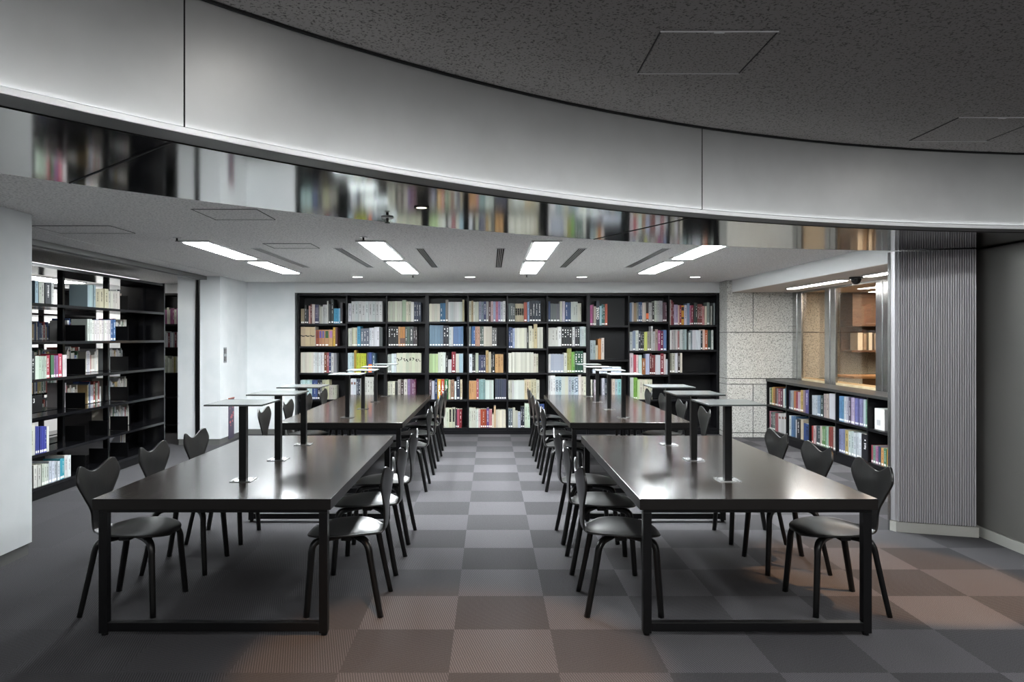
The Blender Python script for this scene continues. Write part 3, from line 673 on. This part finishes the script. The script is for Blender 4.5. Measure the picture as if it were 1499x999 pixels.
# open shelves, left
XL = -4.3
ZSH = {1: 1.876, 2: 1.51, 3: 1.15, 4: .787, 5: .435, 6: .12}
UL = [9.75, 8.82, 7.89, 6.96, 6.03]
def bookL(x): return -XL * F / (CX - x)
for c, bay, row, segs in parse(BL):
    ox, oy, s = OR3[c]; zb = ZSH[row]; k = 0
    for x0, x1, n, top, h, fl in segs:
        D0, D1 = bookL(ox + x0 * s), bookL(ox + x1 * s)
        for q in range(n):
            w = (D1 - D0) / n; Dc = D0 + (q + .5) * w
            hgt = max(.15, min(sz(oy + top * s, Dc) - zb, .335)); d = .17 + .03 * rng.random()
            M = Matrix.Translation((XL - .012 - rng.random() * .01, D0 + q * w + .0006, zb + .0005)) @ Matrix.Rotation(math.pi / 2, 4, 'Z')
            k += 1
            BOOKS.append(dict(area=w * hgt * .5 / Dc ** 2, w=w - .0012, h=hgt, d=d, hex=h, fl=fl, M=M, txt='', i=q,
                label='%s book, %s from white wall on %s open shelf from top' % (cname(h), ORD[k - 1], ORD[row - 1]),
                group='books on the front of the open shelving'))
# back face of the open shelving and the stacks beyond: seen through the gaps
PAL = ['d8d4c8', 'cfd4d8', 'e0dcc8', 'c8ccd0', 'b84c48', '3c5c98', '4c7c5c', 'd0b070', 'e4e4e0', '8c9498', 'c4b49c', 'dcdcdc', '2c3440', 'e8e0d0']
def run(xface, y0, y1, zb, hmin, hmax, face, vis, grp, pal=PAL, dd=.19):
    y = y0
    while y < y1 - .045:
        w = .014 + rng.random() * .026; hgt = hmin + rng.random() * (hmax - hmin); h = rng.choice(pal)
        if face > 0: M = Matrix.Translation((xface, y + .0006, zb + .0005)) @ Matrix.Rotation(math.pi / 2, 4, 'Z')
        else: M = Matrix.Translation((xface, y + w, zb + .0005)) @ Matrix.Rotation(-math.pi / 2, 4, 'Z')
        BOOKS.append(dict(area=vis * 1e-6, w=w - .0012, h=hgt, d=dd, hex=h, fl=rng.choice(['', 'w', 't', 'w']), M=M, txt='', i=0, label=None, group=grp)); y += w
WH = ['e4e4e0', 'dcdcd8', 'e8e4dc', 'd8dce0', 'd0c8b8']
# rear half of the open shelving: spines face away, fore-edges towards us
for zb, runs in ((1.876, [(8.95, 9.25)]), (1.51, [(8.05, 8.2), (8.9, 9.4)]), (1.15, [(8.0, 8.3), (8.42, 8.72), (8.95, 9.3)]), (.787, [(8.0, 8.28), (8.45, 8.76), (8.9, 9.4)]), (.435, [(8.9, 9.45)]), (.12, [(9.2, 9.36)])):
    for a, c_ in runs: run(-4.615, a, c_, zb, .18, .27, 1, .1, 'x', PAL + WH, .19)
# case beyond, face towards us
for zb, runs in ((1.876, [(7.3, 9.6)]), (1.51, [(7.2, 8.3), (8.9, 10.3)]), (1.15, [(7.5, 9.0), (9.4, 11.0)]), (.787, [(8.2, 9.0), (9.2, 10.6)]), (.435, [(7.7, 8.3), (9.6, 10.6)])):
    for a, c_ in runs: run(-6.112, a, c_, zb, .18, .27, 1, .1, 'x', PAL)
# ordinary bookcase glimpsed between shelving and pier
for zb, pal in ((sz(474.7, 11.85), ['d8dcc8', '9cb894', 'a05080', '8c4878']), (sz(508.8, 11.85), ['c4ccd4', 'a8b4c4', 'd8dce0', '7c2c3c']), (sz(546, 11.85), ['d8dcc8', 'ccd4c0', 'b8b060', 'e0e4d8'])):
    x = -5.32; 
    while x < -4.75:
        w = .018 + .02 * rng.random(); M = Matrix.Translation((x, 11.87, zb + .0005))
        BOOKS.append(dict(area=0, w=w - .0012, h=.22 + .05 * rng.random(), d=.2, hex=rng.choice(pal), fl='', M=M, txt='', i=0, label=None, group='x')); x += w

BOOKS.sort(key=lambda q: -q['area'])
NB = 300
singles, rest = BOOKS[:NB], BOOKS[NB:]
for q in singles:
    b = MB(); book_geo(b, q['w'], q['h'], q['d'], q['hex'], q['fl'], rng, None, q['i'], q.get('n', 1))
    o = b.build('book', None, recalc=True); o.matrix_world = q['M']
    tag(o, q['label'], 'book', q['group'])
    if q['txt']:
        w, h = q['w'], q['h']
        if q['txt'] == 'L': text_mesh('JBCE', w * .98, M_white, o, (w / 2, -.001, h * .52), (math.pi / 2, 0, 0), stack=True).scale = (1, 1.45, 1)
        if q['txt'] == 'U': text_mesh('UCCIA', w * 1.15, mat('ink_navy', '24384c'), o, (w / 2, -.001, h * .62), (math.pi / 2, -math.pi / 2 * -1, 0))
        if q['txt'] == 'N': text_mesh('ONVAS', w * 1.2, M_white, o, (w / 2, -.001, h * .48), (math.pi / 2, -math.pi / 2, 0))
b = MB()
for q in rest: book_geo(b, q['w'], q['h'], q['d'], q['hex'], q['fl'], rng, q['M'], q['i'], q.get('n', 1))
tag(b.build('books', None), 'remaining smaller books filling the shelves of every bookcase', 'books', kind='stuff')

# flat piles in bay eight
for k, (x0, x1, y0, y1, lab) in enumerate(((780, 946, 330, 385, 'low flat pile of white journals in eighth bay of back bookcase'), (952, 1230, 272, 385, 'taller flat pile of white and pale blue journals in eighth bay'))):
    r = empty('journal_pile', (bx(795 + (x0 + x1) / 2 * .0934), BD + .13, zy(547.0))); tag(r, lab, 'pile of journals', 'flat piles of journals in the back bookcase')
    w = (x1 - x0) * .0934 * BD / F / 2 - .002; hh = (y1 - y0) * .0934 * BD / F * .9; nn = 4 if k == 0 else 7
    if k == 1: hh = min(hh, .11)
    for j in range(nn):
        b = MB(); o = rng.uniform(-.004, .004)
        b.box(-w + o, w + o, -.10 + o, .10, .0005 + hh * j / nn, .0005 + hh * (j + 1) / nn - .0012)
        b.build('journal', mat('journal_' + 'ab'[j % 2], ['dfe3e8', 'b8c4dc'][j % 2]), r)

# ------------------------------------------------------------------ low window bookcase (bays as one run)
r = empty('low_bookcase', (XB + .2, 9.1, 0)); ox, oy = r.location.x, r.location.y
tag(r, 'long low black bookcase under the window, two shelves of books', 'bookcase')
def lb(name, x0, x1, y0, y1, z0, z1, m=M_blk, bv=.002):
    b = MB(); b.box(x0 - ox, x1 - ox, y0 - oy, y1 - oy, z0, z1); return b.build(name, m, r, bv)
lb('worktop', XB - .012, XW - .002, 6.40, GY - .004, .872, .906, mat('black_top_gloss', (.03, .03, .03), .3))
lb('back_panel', XW - .03, XW - .004, 6.42, GY - .006, .0, .87)
lb('plinth', XB + .015, XW - .032, 6.42, GY - .006, 0, .100)
for k, D in enumerate(UP):
    y = GY - .02 if k == 0 else D
    lb('upright', XB, XW - .032, y - .013, y + .013, .101, .871)
for k in range(6):
    a, c_ = UP[k + 1] + .0135, (GY - .034 if k == 0 else UP[k] - .0135)
    lb('shelf', XB + .003, XW - .032, a, c_, ZR[1] - .028, ZR[1]); lb('shelf', XB + .003, XW - .032, a, c_, ZR[2] - .035, ZR[2])
# white document box and black bookend in the emptier bay
D0, D1 = bookR(1205 + 482 * .14), bookR(1205 + 560 * .14)
t = empty('document_box', (XB + .17, (D0 + D1) / 2, ZR[1])); tag(t, 'white document box standing by a black bookend in the window bookcase', 'document box')
b = MB(); b.box(-.11, .12, -(D0 - D1) / 2 - .05, (D0 - D1) / 2, .0005, .235); b.build('box_body', mat('white_card', (.66, .66, .65), .6), t, .002)
b = MB(); b.box(-.112, -.1105, -.04, .03, .05, .11); b.build('box_label', mat('pale_label', (.45, .46, .48), .6), t)
t = empty('bookend', (XB + .10, D1 - .19, ZR[1])); tag(t, 'black steel bookend beside the white document box', 'bookend')
b = MB(); b.box(-.06, .09, -.10, .10, .0005, .003); b.build('foot_plate', M_blks, t)
b = MB()
b.prism([(-.06, .004), (.06, .004), (.06, .12), (.035, .125), (.03, .17), (-.03, .17), (-.035, .125), (-.06, .12)], -.002, .002)
o = b.build('upright_plate', M_blks, t); o.rotation_euler = (math.pi / 2, 0, 0); o.location = (.02, .06, 0)

# ------------------------------------------------------------------ open double-sided shelving, left
r = empty('shelving', (-4.58, 8.0, 0)); ox, oy = r.location.x, r.location.y
tag(r, 'tall black open double-sided library shelving with glossy steel shelves, by the white wall', 'shelving')
def sb(name, x0, x1, y0, y1, z0, z1, m=M_blkg, bv=0):
    b = MB(); b.box(x0 - ox, x1 - ox, y0 - oy, y1 - oy, z0, z1); return b.build(name, m, r, bv)
def shelving(sbf, xf, xb, ends, posts):
    xm = (xf + xb) / 2
    y0, y1 = ends
    sbf('end_panel', xb, xf, y1, y1 + .028, 0, 2.262)
    sbf('end_panel', xb, xf, y0 - .028, y0, 0, 2.262)
    sbf('top_panel', xb + .01, xf - .01, y0, y1, 2.225, 2.255)
    sbf('plinth', xb + .02, xf - .012, y0, y1, .001, .088, M_blks)
    for p in posts: sbf('post', xm - .03, xm + .03, p - .02, p + .02, .089, 2.224)
    for z in ZSH.values():
        sbf('shelf', xm + .031, xf - .001, y0 + .001, y1 - .001, z - .028, z); sbf('shelf', xb + .001, xm - .031, y0 + .001, y1 - .001, z - .028, z)
shelving(sb, -4.3, -4.88, (5.32, 9.73), (5.34, 6.03, 6.96, 7.89, 8.82, 9.71))
# divider plates standing on the shelves (front half)
dv = []
for row in range(1, 7):
    for D in (7.89, 8.82) + ((8.36,) if row in (5, 6) else ()) + ((6.97,) if row in (2, 4) else ()):
        if row == 1 and D < 8: continue
        h = .17
        t = sb('divider', -4.545, -4.33, D - .0015, D + .0015, ZSH[row] + .0005, ZSH[row] + h, M_blks)
for row, D in ((1, 9.27), (2, 9.42), (3, 9.32), (4, 9.42), (5, 9.47)):
    sb('divider', -4.83, -4.62, D - .0015, D + .0015, ZSH[row] + .0005, ZSH[row] + .2, M_blks)
# shelf number
t = empty('shelf_sign', (-4.29, 6.98, .93)); tag(t, 'small black shelf number sign reading 3 on the open shelving', 'sign')
b = MB(); b.box(-.008, 0, -.09, .09, -.09, .07); b.build('plate', M_blks, t, .002)
text_mesh('3', .055, M_white, t, (.0012, -.045, .02), (math.pi / 2, 0, math.pi / 2), 'numeral')
# case beyond
r = empty('shelving', (-6.4, 9.0, 0)); ox, oy = r.location.x, r.location.y
tag(r, 'second row of black library shelving glimpsed through the open shelves', 'shelving')
shelving(sb, -6.1, -6.68, (6.6, 11.4), (7.5, 8.5, 9.5, 10.5))
# bookcase between shelving and pier
r = empty('bookcase', (-5.0, 11.85, 0)); ox, oy = r.location.x, r.location.y
tag(r, 'narrow black bookcase seen between open shelving and white pier', 'bookcase')
zt = sz(429.5, 11.85)
sb('side_panel', -5.36, -5.335, 11.85, 12.14, 0, zt, M_blk); sb('side_panel', -4.60, -4.575, 11.85, 12.14, 0, zt, M_blk)
sb('top_panel', -5.334, -4.601, 11.85, 12.14, zt - .03, zt, M_blk); sb('back_panel', -5.334, -4.601, 12.125, 12.14, 0, zt - .031, M_blk)
for y in (474.7, 508.8, 546, 582, 622): sb('shelf', -5.334, -4.601, 11.855, 12.12, sz(y, 11.85) - .028, sz(y, 11.85), M_blk)

# ------------------------------------------------------------------ tables
def table(x0, x1, y0, y1, label, rot=0, mid=False):
    cx_, cy_ = (x0 + x1) / 2, (y0 + y1) / 2; hw, hl = (x1 - x0) / 2, (y1 - y0) / 2; H = .716
    r = empty('reading_table', (cx_, cy_, 0), rot); tag(r, label, 'table', 'long dark reading tables')
    b = MB(); fs = b.box(-hw, hw, -hl, hl, H - .057, H, M_top)
    for f in fs:
        if abs(f.normal.z) < .5: pass
    o = b.build('tabletop', None, r, .0025)
    me = o.data; me.materials.append(M_edge)
    for p in me.polygons:
        if abs(p.normal.z) < .5: p.material_index = 1
    L = .044; i = .022
    b = MB()
    for s in (-1, 1):
        b.box(s * (hw - i) - (L if s > 0 else 0), s * (hw - i) + (0 if s > 0 else L), -hl + i + L, hl - i - L, H - .075, H - .0575)
        b.box(-hw + i, hw - i, s * (hl - i) - (L if s > 0 else 0), s * (hl - i) + (0 if s > 0 else L), H - .075, H - .0575)
    b.build('apron_frame', M_blks, r, .002)
    ys = [-1, 1]
    for sy in ys:
        for s in (-1, 1):
            X = s * (hw - i - L / 2); Y = sy * (hl - i - L / 2)
            b = MB(); b.box(X - L / 2, X + L / 2, Y - L / 2, Y + L / 2, .014, H - .0755); lg = b.build('leg', M_blks, r, .002)
            b = MB(); b.disc(X, Y, 0.0, .016, h=.0135); b.build('glide', M_blks, lg)
        Y = sy * (hl - i - L / 2)
        b = MB(); b.box(-hw + i + L + .0005, hw - i - L - .0005, Y - L / 2, Y + L / 2, .024, .069); b.build('foot_rail', M_blks, r, .002)
    return r
table(-2.052, -.822, 3.80, 6.255, 'dark reading table nearest the open shelving, three stands along its middle')
table(.771, 2.00, 3.80, 6.255, 'dark reading table before the ribbed column, three stands along its middle')
table(-2.085, -.855, 7.2, 10.7, 'longer dark reading table near the white wall, before back bookcase')
table(.780, 1.975, 7.2, 10.7, 'longer dark reading table near the granite wall, before back bookcase')

# ------------------------------------------------------------------ stands on the tables
H = .716
def make_stand():
    r = empty('table_stand', (0, 0, 0))
    b = MB(); b.box(-.062, .062, -.062, .062, .0005, .0045); bp = b.build('base_plate', M_steel, r, .001)
    b = MB()
    for sx_ in (-1, 1):
        for sy_ in (-1, 1): b.disc(sx_ * .045, sy_ * .045, .0046, .006, h=.003, K=10)
    b.build('screw', M_steel, bp)
    b = MB(); b.box(-.021, .021, -.021, .021, .005, .444); b.build('post', M_blks, r, .002)
    b = MB(); b.box(-.163, .163, -.18, .18, .4475, .457, M_board)
    o = b.build('board', None, r, .001); o.data.materials.append(M_boardedge)
    for p in o.data.polygons:
        if abs(p.normal.z) < .5: p.material_index = 1
    b = MB(); b.box(-.07, .07, -.07, .07, .4443, .4473); b.build('bracket', M_blks, r)
    return r
st0 = make_stand(); k0 = kids_of(st0); used = False
tabn = ['dark table by open shelving', 'dark table by ribbed column', 'far table by white wall', 'far table by granite wall']
stands = [(-1.438, 4.30, 0), (-1.444, 5.03, 0), (-1.450, 5.74, 0), (1.386, 4.31, 1), (1.386, 5.03, 1), (1.386, 5.74, 1),
          (-1.482, 7.66, 2), (-1.482, 8.6, 2), (-1.482, 9.54, 2), (-1.482, 10.45, 2), (1.38, 7.64, 3), (1.38, 8.57, 3), (1.38, 9.5, 3), (1.38, 10.4, 3)]
cnt = [0] * 4
for x, y, t in stands:
    o = st0 if not used else copy_tree(st0, k0); used = True
    o.location = (x, y, H)
    cnt[t] += 1
    tag(o, 'T-shaped stand with pale glass board, %s from camera on %s' % (ORD[cnt[t] - 1], tabn[t]), 'table stand', 'T-shaped stands along the tables')

# ------------------------------------------------------------------ chairs
def cr_interp(P, t):
    n = len(P) - 1; t = min(max(t, 0), 1) * n; i = min(int(t), n - 1); f = t - i
    p0, p1, p2, p3 = P[max(i - 1, 0)], P[i], P[i + 1], P[min(i + 2, n)]
    return [0.5 * ((2 * b_) + (-a + c_) * f + (2 * a - 5 * b_ + 4 * c_ - d) * f * f + (-a + 3 * b_ - 3 * c_ + d) * f ** 3) for a, b_, c_, d in zip(p0, p1, p2, p3)]
def make_chair():
    r = empty('dining_chair', (0, 0, 0))
    # x, z, half width, edge lift (z), edge forward (x), top-follow
    prof = [(.232, .418, .055, -.004, 0, 0), (.215, .434, .125, -.006, 0, 0), (.165, .444, .182, -.006, 0, 0), (.09, .446, .214, 0, 0, 0), (0, .439, .220, .012, 0, 0), (-.08, .431, .195, .020, 0, 0),
            (-.14, .425, .140, .018, 0, 0), (-.180, .428, .098, .010, .002, 0), (-.205, .447, .082, .002, .006, 0), (-.213, .490, .079, 0, .006, 0), (-.214, .540, .083, 0, .006, 0),
            (-.217, .580, .100, 0, .008, 0), (-.223, .620, .134, 0, .014, .05), (-.230, .660, .170, 0, .022, .2), (-.236, .700, .207, 0, .028, .45), (-.241, .737, .230, 0, .030, .75), (-.245, .773, .216, 0, .028, 1)]
    NU, NV = 56, 18
    b = MB(); G = []
    for iu in range(NU + 1):
        x, z, w, lift, fwd, tf = cr_interp(prof, iu / NU); row = []
        for iv in range(NV + 1):
            v = -1 + 2 * iv / NV; a = abs(v)
            # top outline: dip in the middle, rounded horns, falling to the sides
            hz = .027 * (1 - math.cos(a / .84 * math.pi)) if a < .84 else .054 - .040 * ((a - .84) / .16) ** 1.6
            row.append(b.bm.verts.new((x + fwd * a ** 2, v * w, z + lift * a ** 2 + tf * hz)))
        G.append(row)
    for iu in range(NU):
        for iv in range(NV):
            b.bm.faces.new((G[iu][iv], G[iu][iv + 1], G[iu + 1][iv + 1], G[iu + 1][iv]))
    o = b.build('seat_shell', M_chair, r, smooth=True, recalc=False)
    so = o.modifiers.new('thickness', 'SOLIDIFY'); so.thickness = .011; so.offset = 0; so.use_even_offset = True
    bv = o.modifiers.new('edge', 'BEVEL'); bv.width = .003; bv.segments = 2; bv.limit_method = 'ANGLE'; bv.angle_limit = math.radians(50)
    b = MB(); b.disc(0, 0, .400, .075, h=.018, K=20)
    b.box(-.12, .15, -.02, .02, .402, .424); b.box(-.03, .03, -.13, .13, .400, .424); b.build('under_frame', M_leg, r, .003)
    for fx, bxx in ((.205, .180), (-.205, -.128)):
        for sy in (-1, 1):
            p = [(.02 * (1 if fx > 0 else -1), sy * .02, .409), (bxx * .55, sy * .095, .410), (bxx * .82, sy * .148, .408), (bxx * .95, sy * .170, .396), (bxx + .1 * (fx - bxx), sy * .180, .365), (bxx + .25 * (fx - bxx), sy * .186, .30), (bxx + .62 * (fx - bxx), sy * .198, .15), (fx, sy * .210, .0)]
            path = [Vector(cr_interp(p, q / 22)) for q in range(23)]
            path[-1].z = 0
            b = MB(); b.tube(path, [(.0195 - .004 * max(0, q - 8) / 14, .0175 - .003 * max(0, q - 8) / 14) for q in range(23)])
            b.build('leg', M_leg, r)
    return r
ch0 = make_chair(); kc = kids_of(ch0); used = False
near = [4.29, 5.01, 5.72]; far = [7.6, 8.5, 9.4, 10.28]
crng = random.Random(3)
spec = []
for y, n_ in zip(near, ('first', 'second', 'third')):
    spec += [(-2.065, y, 0, '%s from camera at near table, on the open shelving side' % n_), (-.812, y, math.pi, '%s from camera, aisle side of the near table by shelving' % n_),
             (.742, y, 0, '%s from camera, aisle side of the near table by ribbed column' % n_), (2.005, y, math.pi, '%s from camera at near table, on the window side' % n_)]
for y, n_ in zip(far, ('first', 'second', 'third', 'fourth')):
    spec += [(-2.11, y, 0, '%s from camera at far table, before the white wall' % n_), (-.845, y, math.pi, '%s from camera, aisle side of far table by white wall' % n_),
             (.765, y, 0, '%s from camera, aisle side of far table by granite' % n_), (1.99, y, math.pi, '%s from camera at far table, on the window side' % n_)]
for x, y, rz, lab in spec:
    o = ch0 if not used else copy_tree(ch0, kc); used = True
    o.location = (x, y, 0); o.rotation_euler = (0, 0, rz + crng.uniform(-.03, .03))
    tag(o, 'black wooden chair, ' + lab, 'chair', 'black moulded wood chairs around the reading tables')

# ------------------------------------------------------------------ ceiling fittings
G = 'slotted air grilles in the ceiling'
gr0 = None
for k, x in enumerate((-2.31, -1.5, -.695, .105, .91, 1.735)):
    if gr0 is None:
        gr0 = empty('air_grille', (0, 0, 0))
        b = MB(); b.box(-.036, .036, -.99, .99, -.003, -.001); b.build('dark_slot', M_dark, gr0)
        b = MB(); b.box(-.046, -.036, -1.0, 1.0, -.006, -.001); b.box(.036, .046, -1, 1, -.006, -.001); b.box(-.036, .036, -1, -.99, -.006, -.001); b.box(-.036, .036, .99, 1, -.006, -.001); b.build('frame', M_alu, gr0)
        for j in range(3):
            b = MB(); xx = -.018 + j * .018; b.box(xx - .0022, xx + .0022, -.989, .989, -.006, -.0032); b.build('slat', M_alu, gr0)
        kg = kids_of(gr0); o = gr0
    else: o = copy_tree(gr0, kg)
    o.location = (x, 8.27, ZC); tag(o, 'long slotted air grille in the white ceiling, %s counting from white wall' % ORD[k], 'air grille', G)
def hatch(x0, x1, y0, y1, z, m, label, mm=M_alu):
    r = empty('access_panel', ((x0 + x1) / 2, (y0 + y1) / 2, z)); tag(r, label, 'ceiling hatch', 'flush access panels in the ceilings')
    w, h = (x1 - x0) / 2, (y1 - y0) / 2
    b = MB(); b.box(-w + .008, w - .008, -h + .008, h - .008, -.0035, -.001); b.build('cover', m, r)
    e = .004
    for q, (a_, b_, c_, d_) in enumerate(((-w, w, -h, -h + e), (-w, w, h - e, h), (-w, -w + e, -h + e, h - e), (w - e, w, -h + e, h - e))):
        b = MB(); b.box(a_, b_, c_, d_, -.006 if q < 2 else -.004, -.001); b.build('rim', mm if q < 2 else M_seam, r)
    b = MB(); b.box(-.02, .02, -h - .002, -h + e + .006, -.008, -.006); b.build('latch', M_alu, r)
m_rim = mat('dark_rim', (.22, .22, .22), .5)
hatch(.66, 1.12, 2.86, 3.32, ZD, M_dceil, 'square access panel in dark ceiling, above the ribbed column table')
hatch(2.53, 3.0, 3.98, 4.46, ZD, M_dceil, 'square access panel in dark ceiling, close to the curved fascia')
hatch(-3.62, -2.99, 5.80, 6.22, ZC, M_ceil, 'flush access panel in white ceiling near the white wall beside open shelves', m_rim)
hatch(-2.05, -1.60, 5.05, 5.50, ZC, M_ceil, 'flush access panel in white ceiling just beyond the curved ring', m_rim)
hatch(-2.13, -1.68, 6.9, 7.27, ZC, M_ceil, 'flush access panel in white ceiling between two light rows', m_rim)
def sprinkler(x, y, z, lab):
    r = empty('sprinkler', (x, y, z)); tag(r, lab, 'sprinkler', 'small sprinkler heads in the ceilings')
    b = MB(); b.disc(0, 0, -.006, .035, h=.005, K=20); b.build('rosette', M_alu, r)
    b = MB(); b.disc(0, 0, -.028, .008, h=.022, K=12); b.disc(0, 0, -.034, .016, h=.003, K=16); b.build('nozzle', M_seam, r)
sprinkler(sx(259, 6.5), 6.5, ZC, 'small sprinkler head beside the light panel by white wall')
sprinkler(sx(532, 6.46), 6.46, ZC, 'small sprinkler head beside the light panel over open-shelving table')
sprinkler(sx(605, 10.5), 10.45, ZC, 'small sprinkler head beyond the light panels, before back bookcase')
sprinkler(sx(771, 10.4), 10.4, ZC, 'small sprinkler head beyond the aisle light row')
Ds = .69 * F / (494 - 318)
sprinkler(sx(567, Ds), Ds, ZS, 'small sprinkler head under the polished ring')
Ds = .69 * F / (494 - 303.5)
r = empty('downlight', (sx(617, Ds), Ds, ZS)); tag(r, 'small round downlight under the polished ring', 'downlight')
b = MB(); b.disc(0, 0, -.003, .028, h=.002); b.build('lens', mat('warm_lens', (.8, .7, .6), .4, emit=1.2), r)  # lens emits faintly
b = MB()
for j in range(24):
    a0, a1 = 2 * math.pi * j / 24, 2 * math.pi * (j + 1) / 24
    b.prism([(.029 * math.cos(a0), .029 * math.sin(a0)), (.04 * math.cos(a0), .04 * math.sin(a0)), (.04 * math.cos(a1), .04 * math.sin(a1)), (.029 * math.cos(a1), .029 * math.sin(a1))], -.005, -.001)
b.build('trim_ring', M_seam, r)
# dome camera
r = empty('dome_camera', (4.2, 8.47, ZL)); tag(r, 'black dome security camera between the strip lights over window bookcase', 'security camera')
b = MB(); b.disc(0, 0, -.022, .075, h=.021, K=28); b.build('mount', M_blks, r)
bm = bmesh.new(); bmesh.ops.create_uvsphere(bm, u_segments=24, v_segments=14, radius=.058)
bmesh.ops.delete(bm, geom=[v for v in bm.verts if v.co.z > .002], context='VERTS')
me = bpy.data.meshes.new('dome'); bm.to_mesh(me); bm.free(); me.materials.append(M_dome)
for p in me.polygons: p.use_smooth = True
o = bpy.data.objects.new('dome', me); COL.objects.link(o); o.parent = r; o.location = (0, 0, -.022); o.scale = (1, 1, 1.15)

# ------------------------------------------------------------------ pier wall fittings
r = empty('switch_panel', (-3.88, 10.78, 1.29)); tag(r, 'narrow steel switch plate on the white pier side wall', 'switch')
b = MB(); b.box(.0005, .012, -.055, .055, -.11, .11); b.build('plate', M_steel, r, .002)
for z in (-.055, .055):
    b = MB(); b.box(.0125, .017, -.035, .035, z - .035, z + .035); b.build('button', mat('switch_grey', (.12, .12, .12), .4), r, .002)
r = empty('poster', (-3.88, 11.04, .34)); tag(r, 'tall narrow pink and dark purple poster low on white pier wall', 'poster')
b = MB(); b.box(.0005, .010, -.11, .11, -.30, .29); pb_ = b.build('backing', mat('poster_purple', '4c4458'), r)
b = MB()
for k in range(16):
    z = .27 - .4 * rng.random() ** 1.5; y = rng.uniform(-.09, .07); s_ = .02 + .02 * rng.random()
    b.box(.0102, .0112, y, y + s_, z - s_, z)
b.build('print', mat('poster_pink', 'c06a74'), r)
b = MB(); b.box(.0005, .016, -.115, .115, .291, .305); b.build('top_rail', mat('orange_rail', '9a4c34'), r)

# ------------------------------------------------------------------ room behind the glass
r = empty('counter', (6.3, 10.6, 0)); tag(r, 'light wood counter in the room behind the window glass', 'counter')
b = MB(); b.box(-1.2, 1.6, -.25, .35, .97, 1.0); b.build('counter_top', M_wood, r)
b = MB(); b.box(-1.15, 1.55, -.2, .3, 0, .82); b.build('counter_base', M_wood, r)
for x in (-.8, -.1, .35, .9):
    b = MB(); b.box(x, x + .03, -.2, .3, .8205, .9695); b.build('divider', M_wood, r)
r = empty('wood_cabinet', (6.45, 11.3, 0)); tag(r, 'brown wood cabinet with shelf of blocks imitating reflected books behind the glass', 'cabinet')
ox, oy = 7.3, 11.3
b = MB(); b.box(-.9, 1.6, .0, .4, 1.72, ZC - .2); b.build('upper_cabinet', M_brown, r)
b = MB(); b.box(-.9, 1.6, .02, .4, 1.32, 1.35); b.build('shelf', M_brown, r)
b = MB(); b.box(-.9, 1.6, .36, .4, 1.35, 1.72); b.build('back_panel', M_brown, r)
for k in range(12):  # solid blocks imitating the bookshelf reflection in the window glass
    t = sbox('reflection_block', 5.66 + k * .085, 5.66 + k * .085 + (.05 if k % 3 else .075), 11.36, 11.6, 1.3505, 1.62 - .02 * (k % 2), mat('reflection_' + 'ab'[k % 2], ['d8d4c8', '9a8a78'][k % 2]), kind='thing')
    tag(t, 'pale block imitating a reflected book, %s along the wooden shelf behind the glass' % ORD[k], 'reflected book', 'blocks imitating reflected books on the wooden shelf behind the glass')
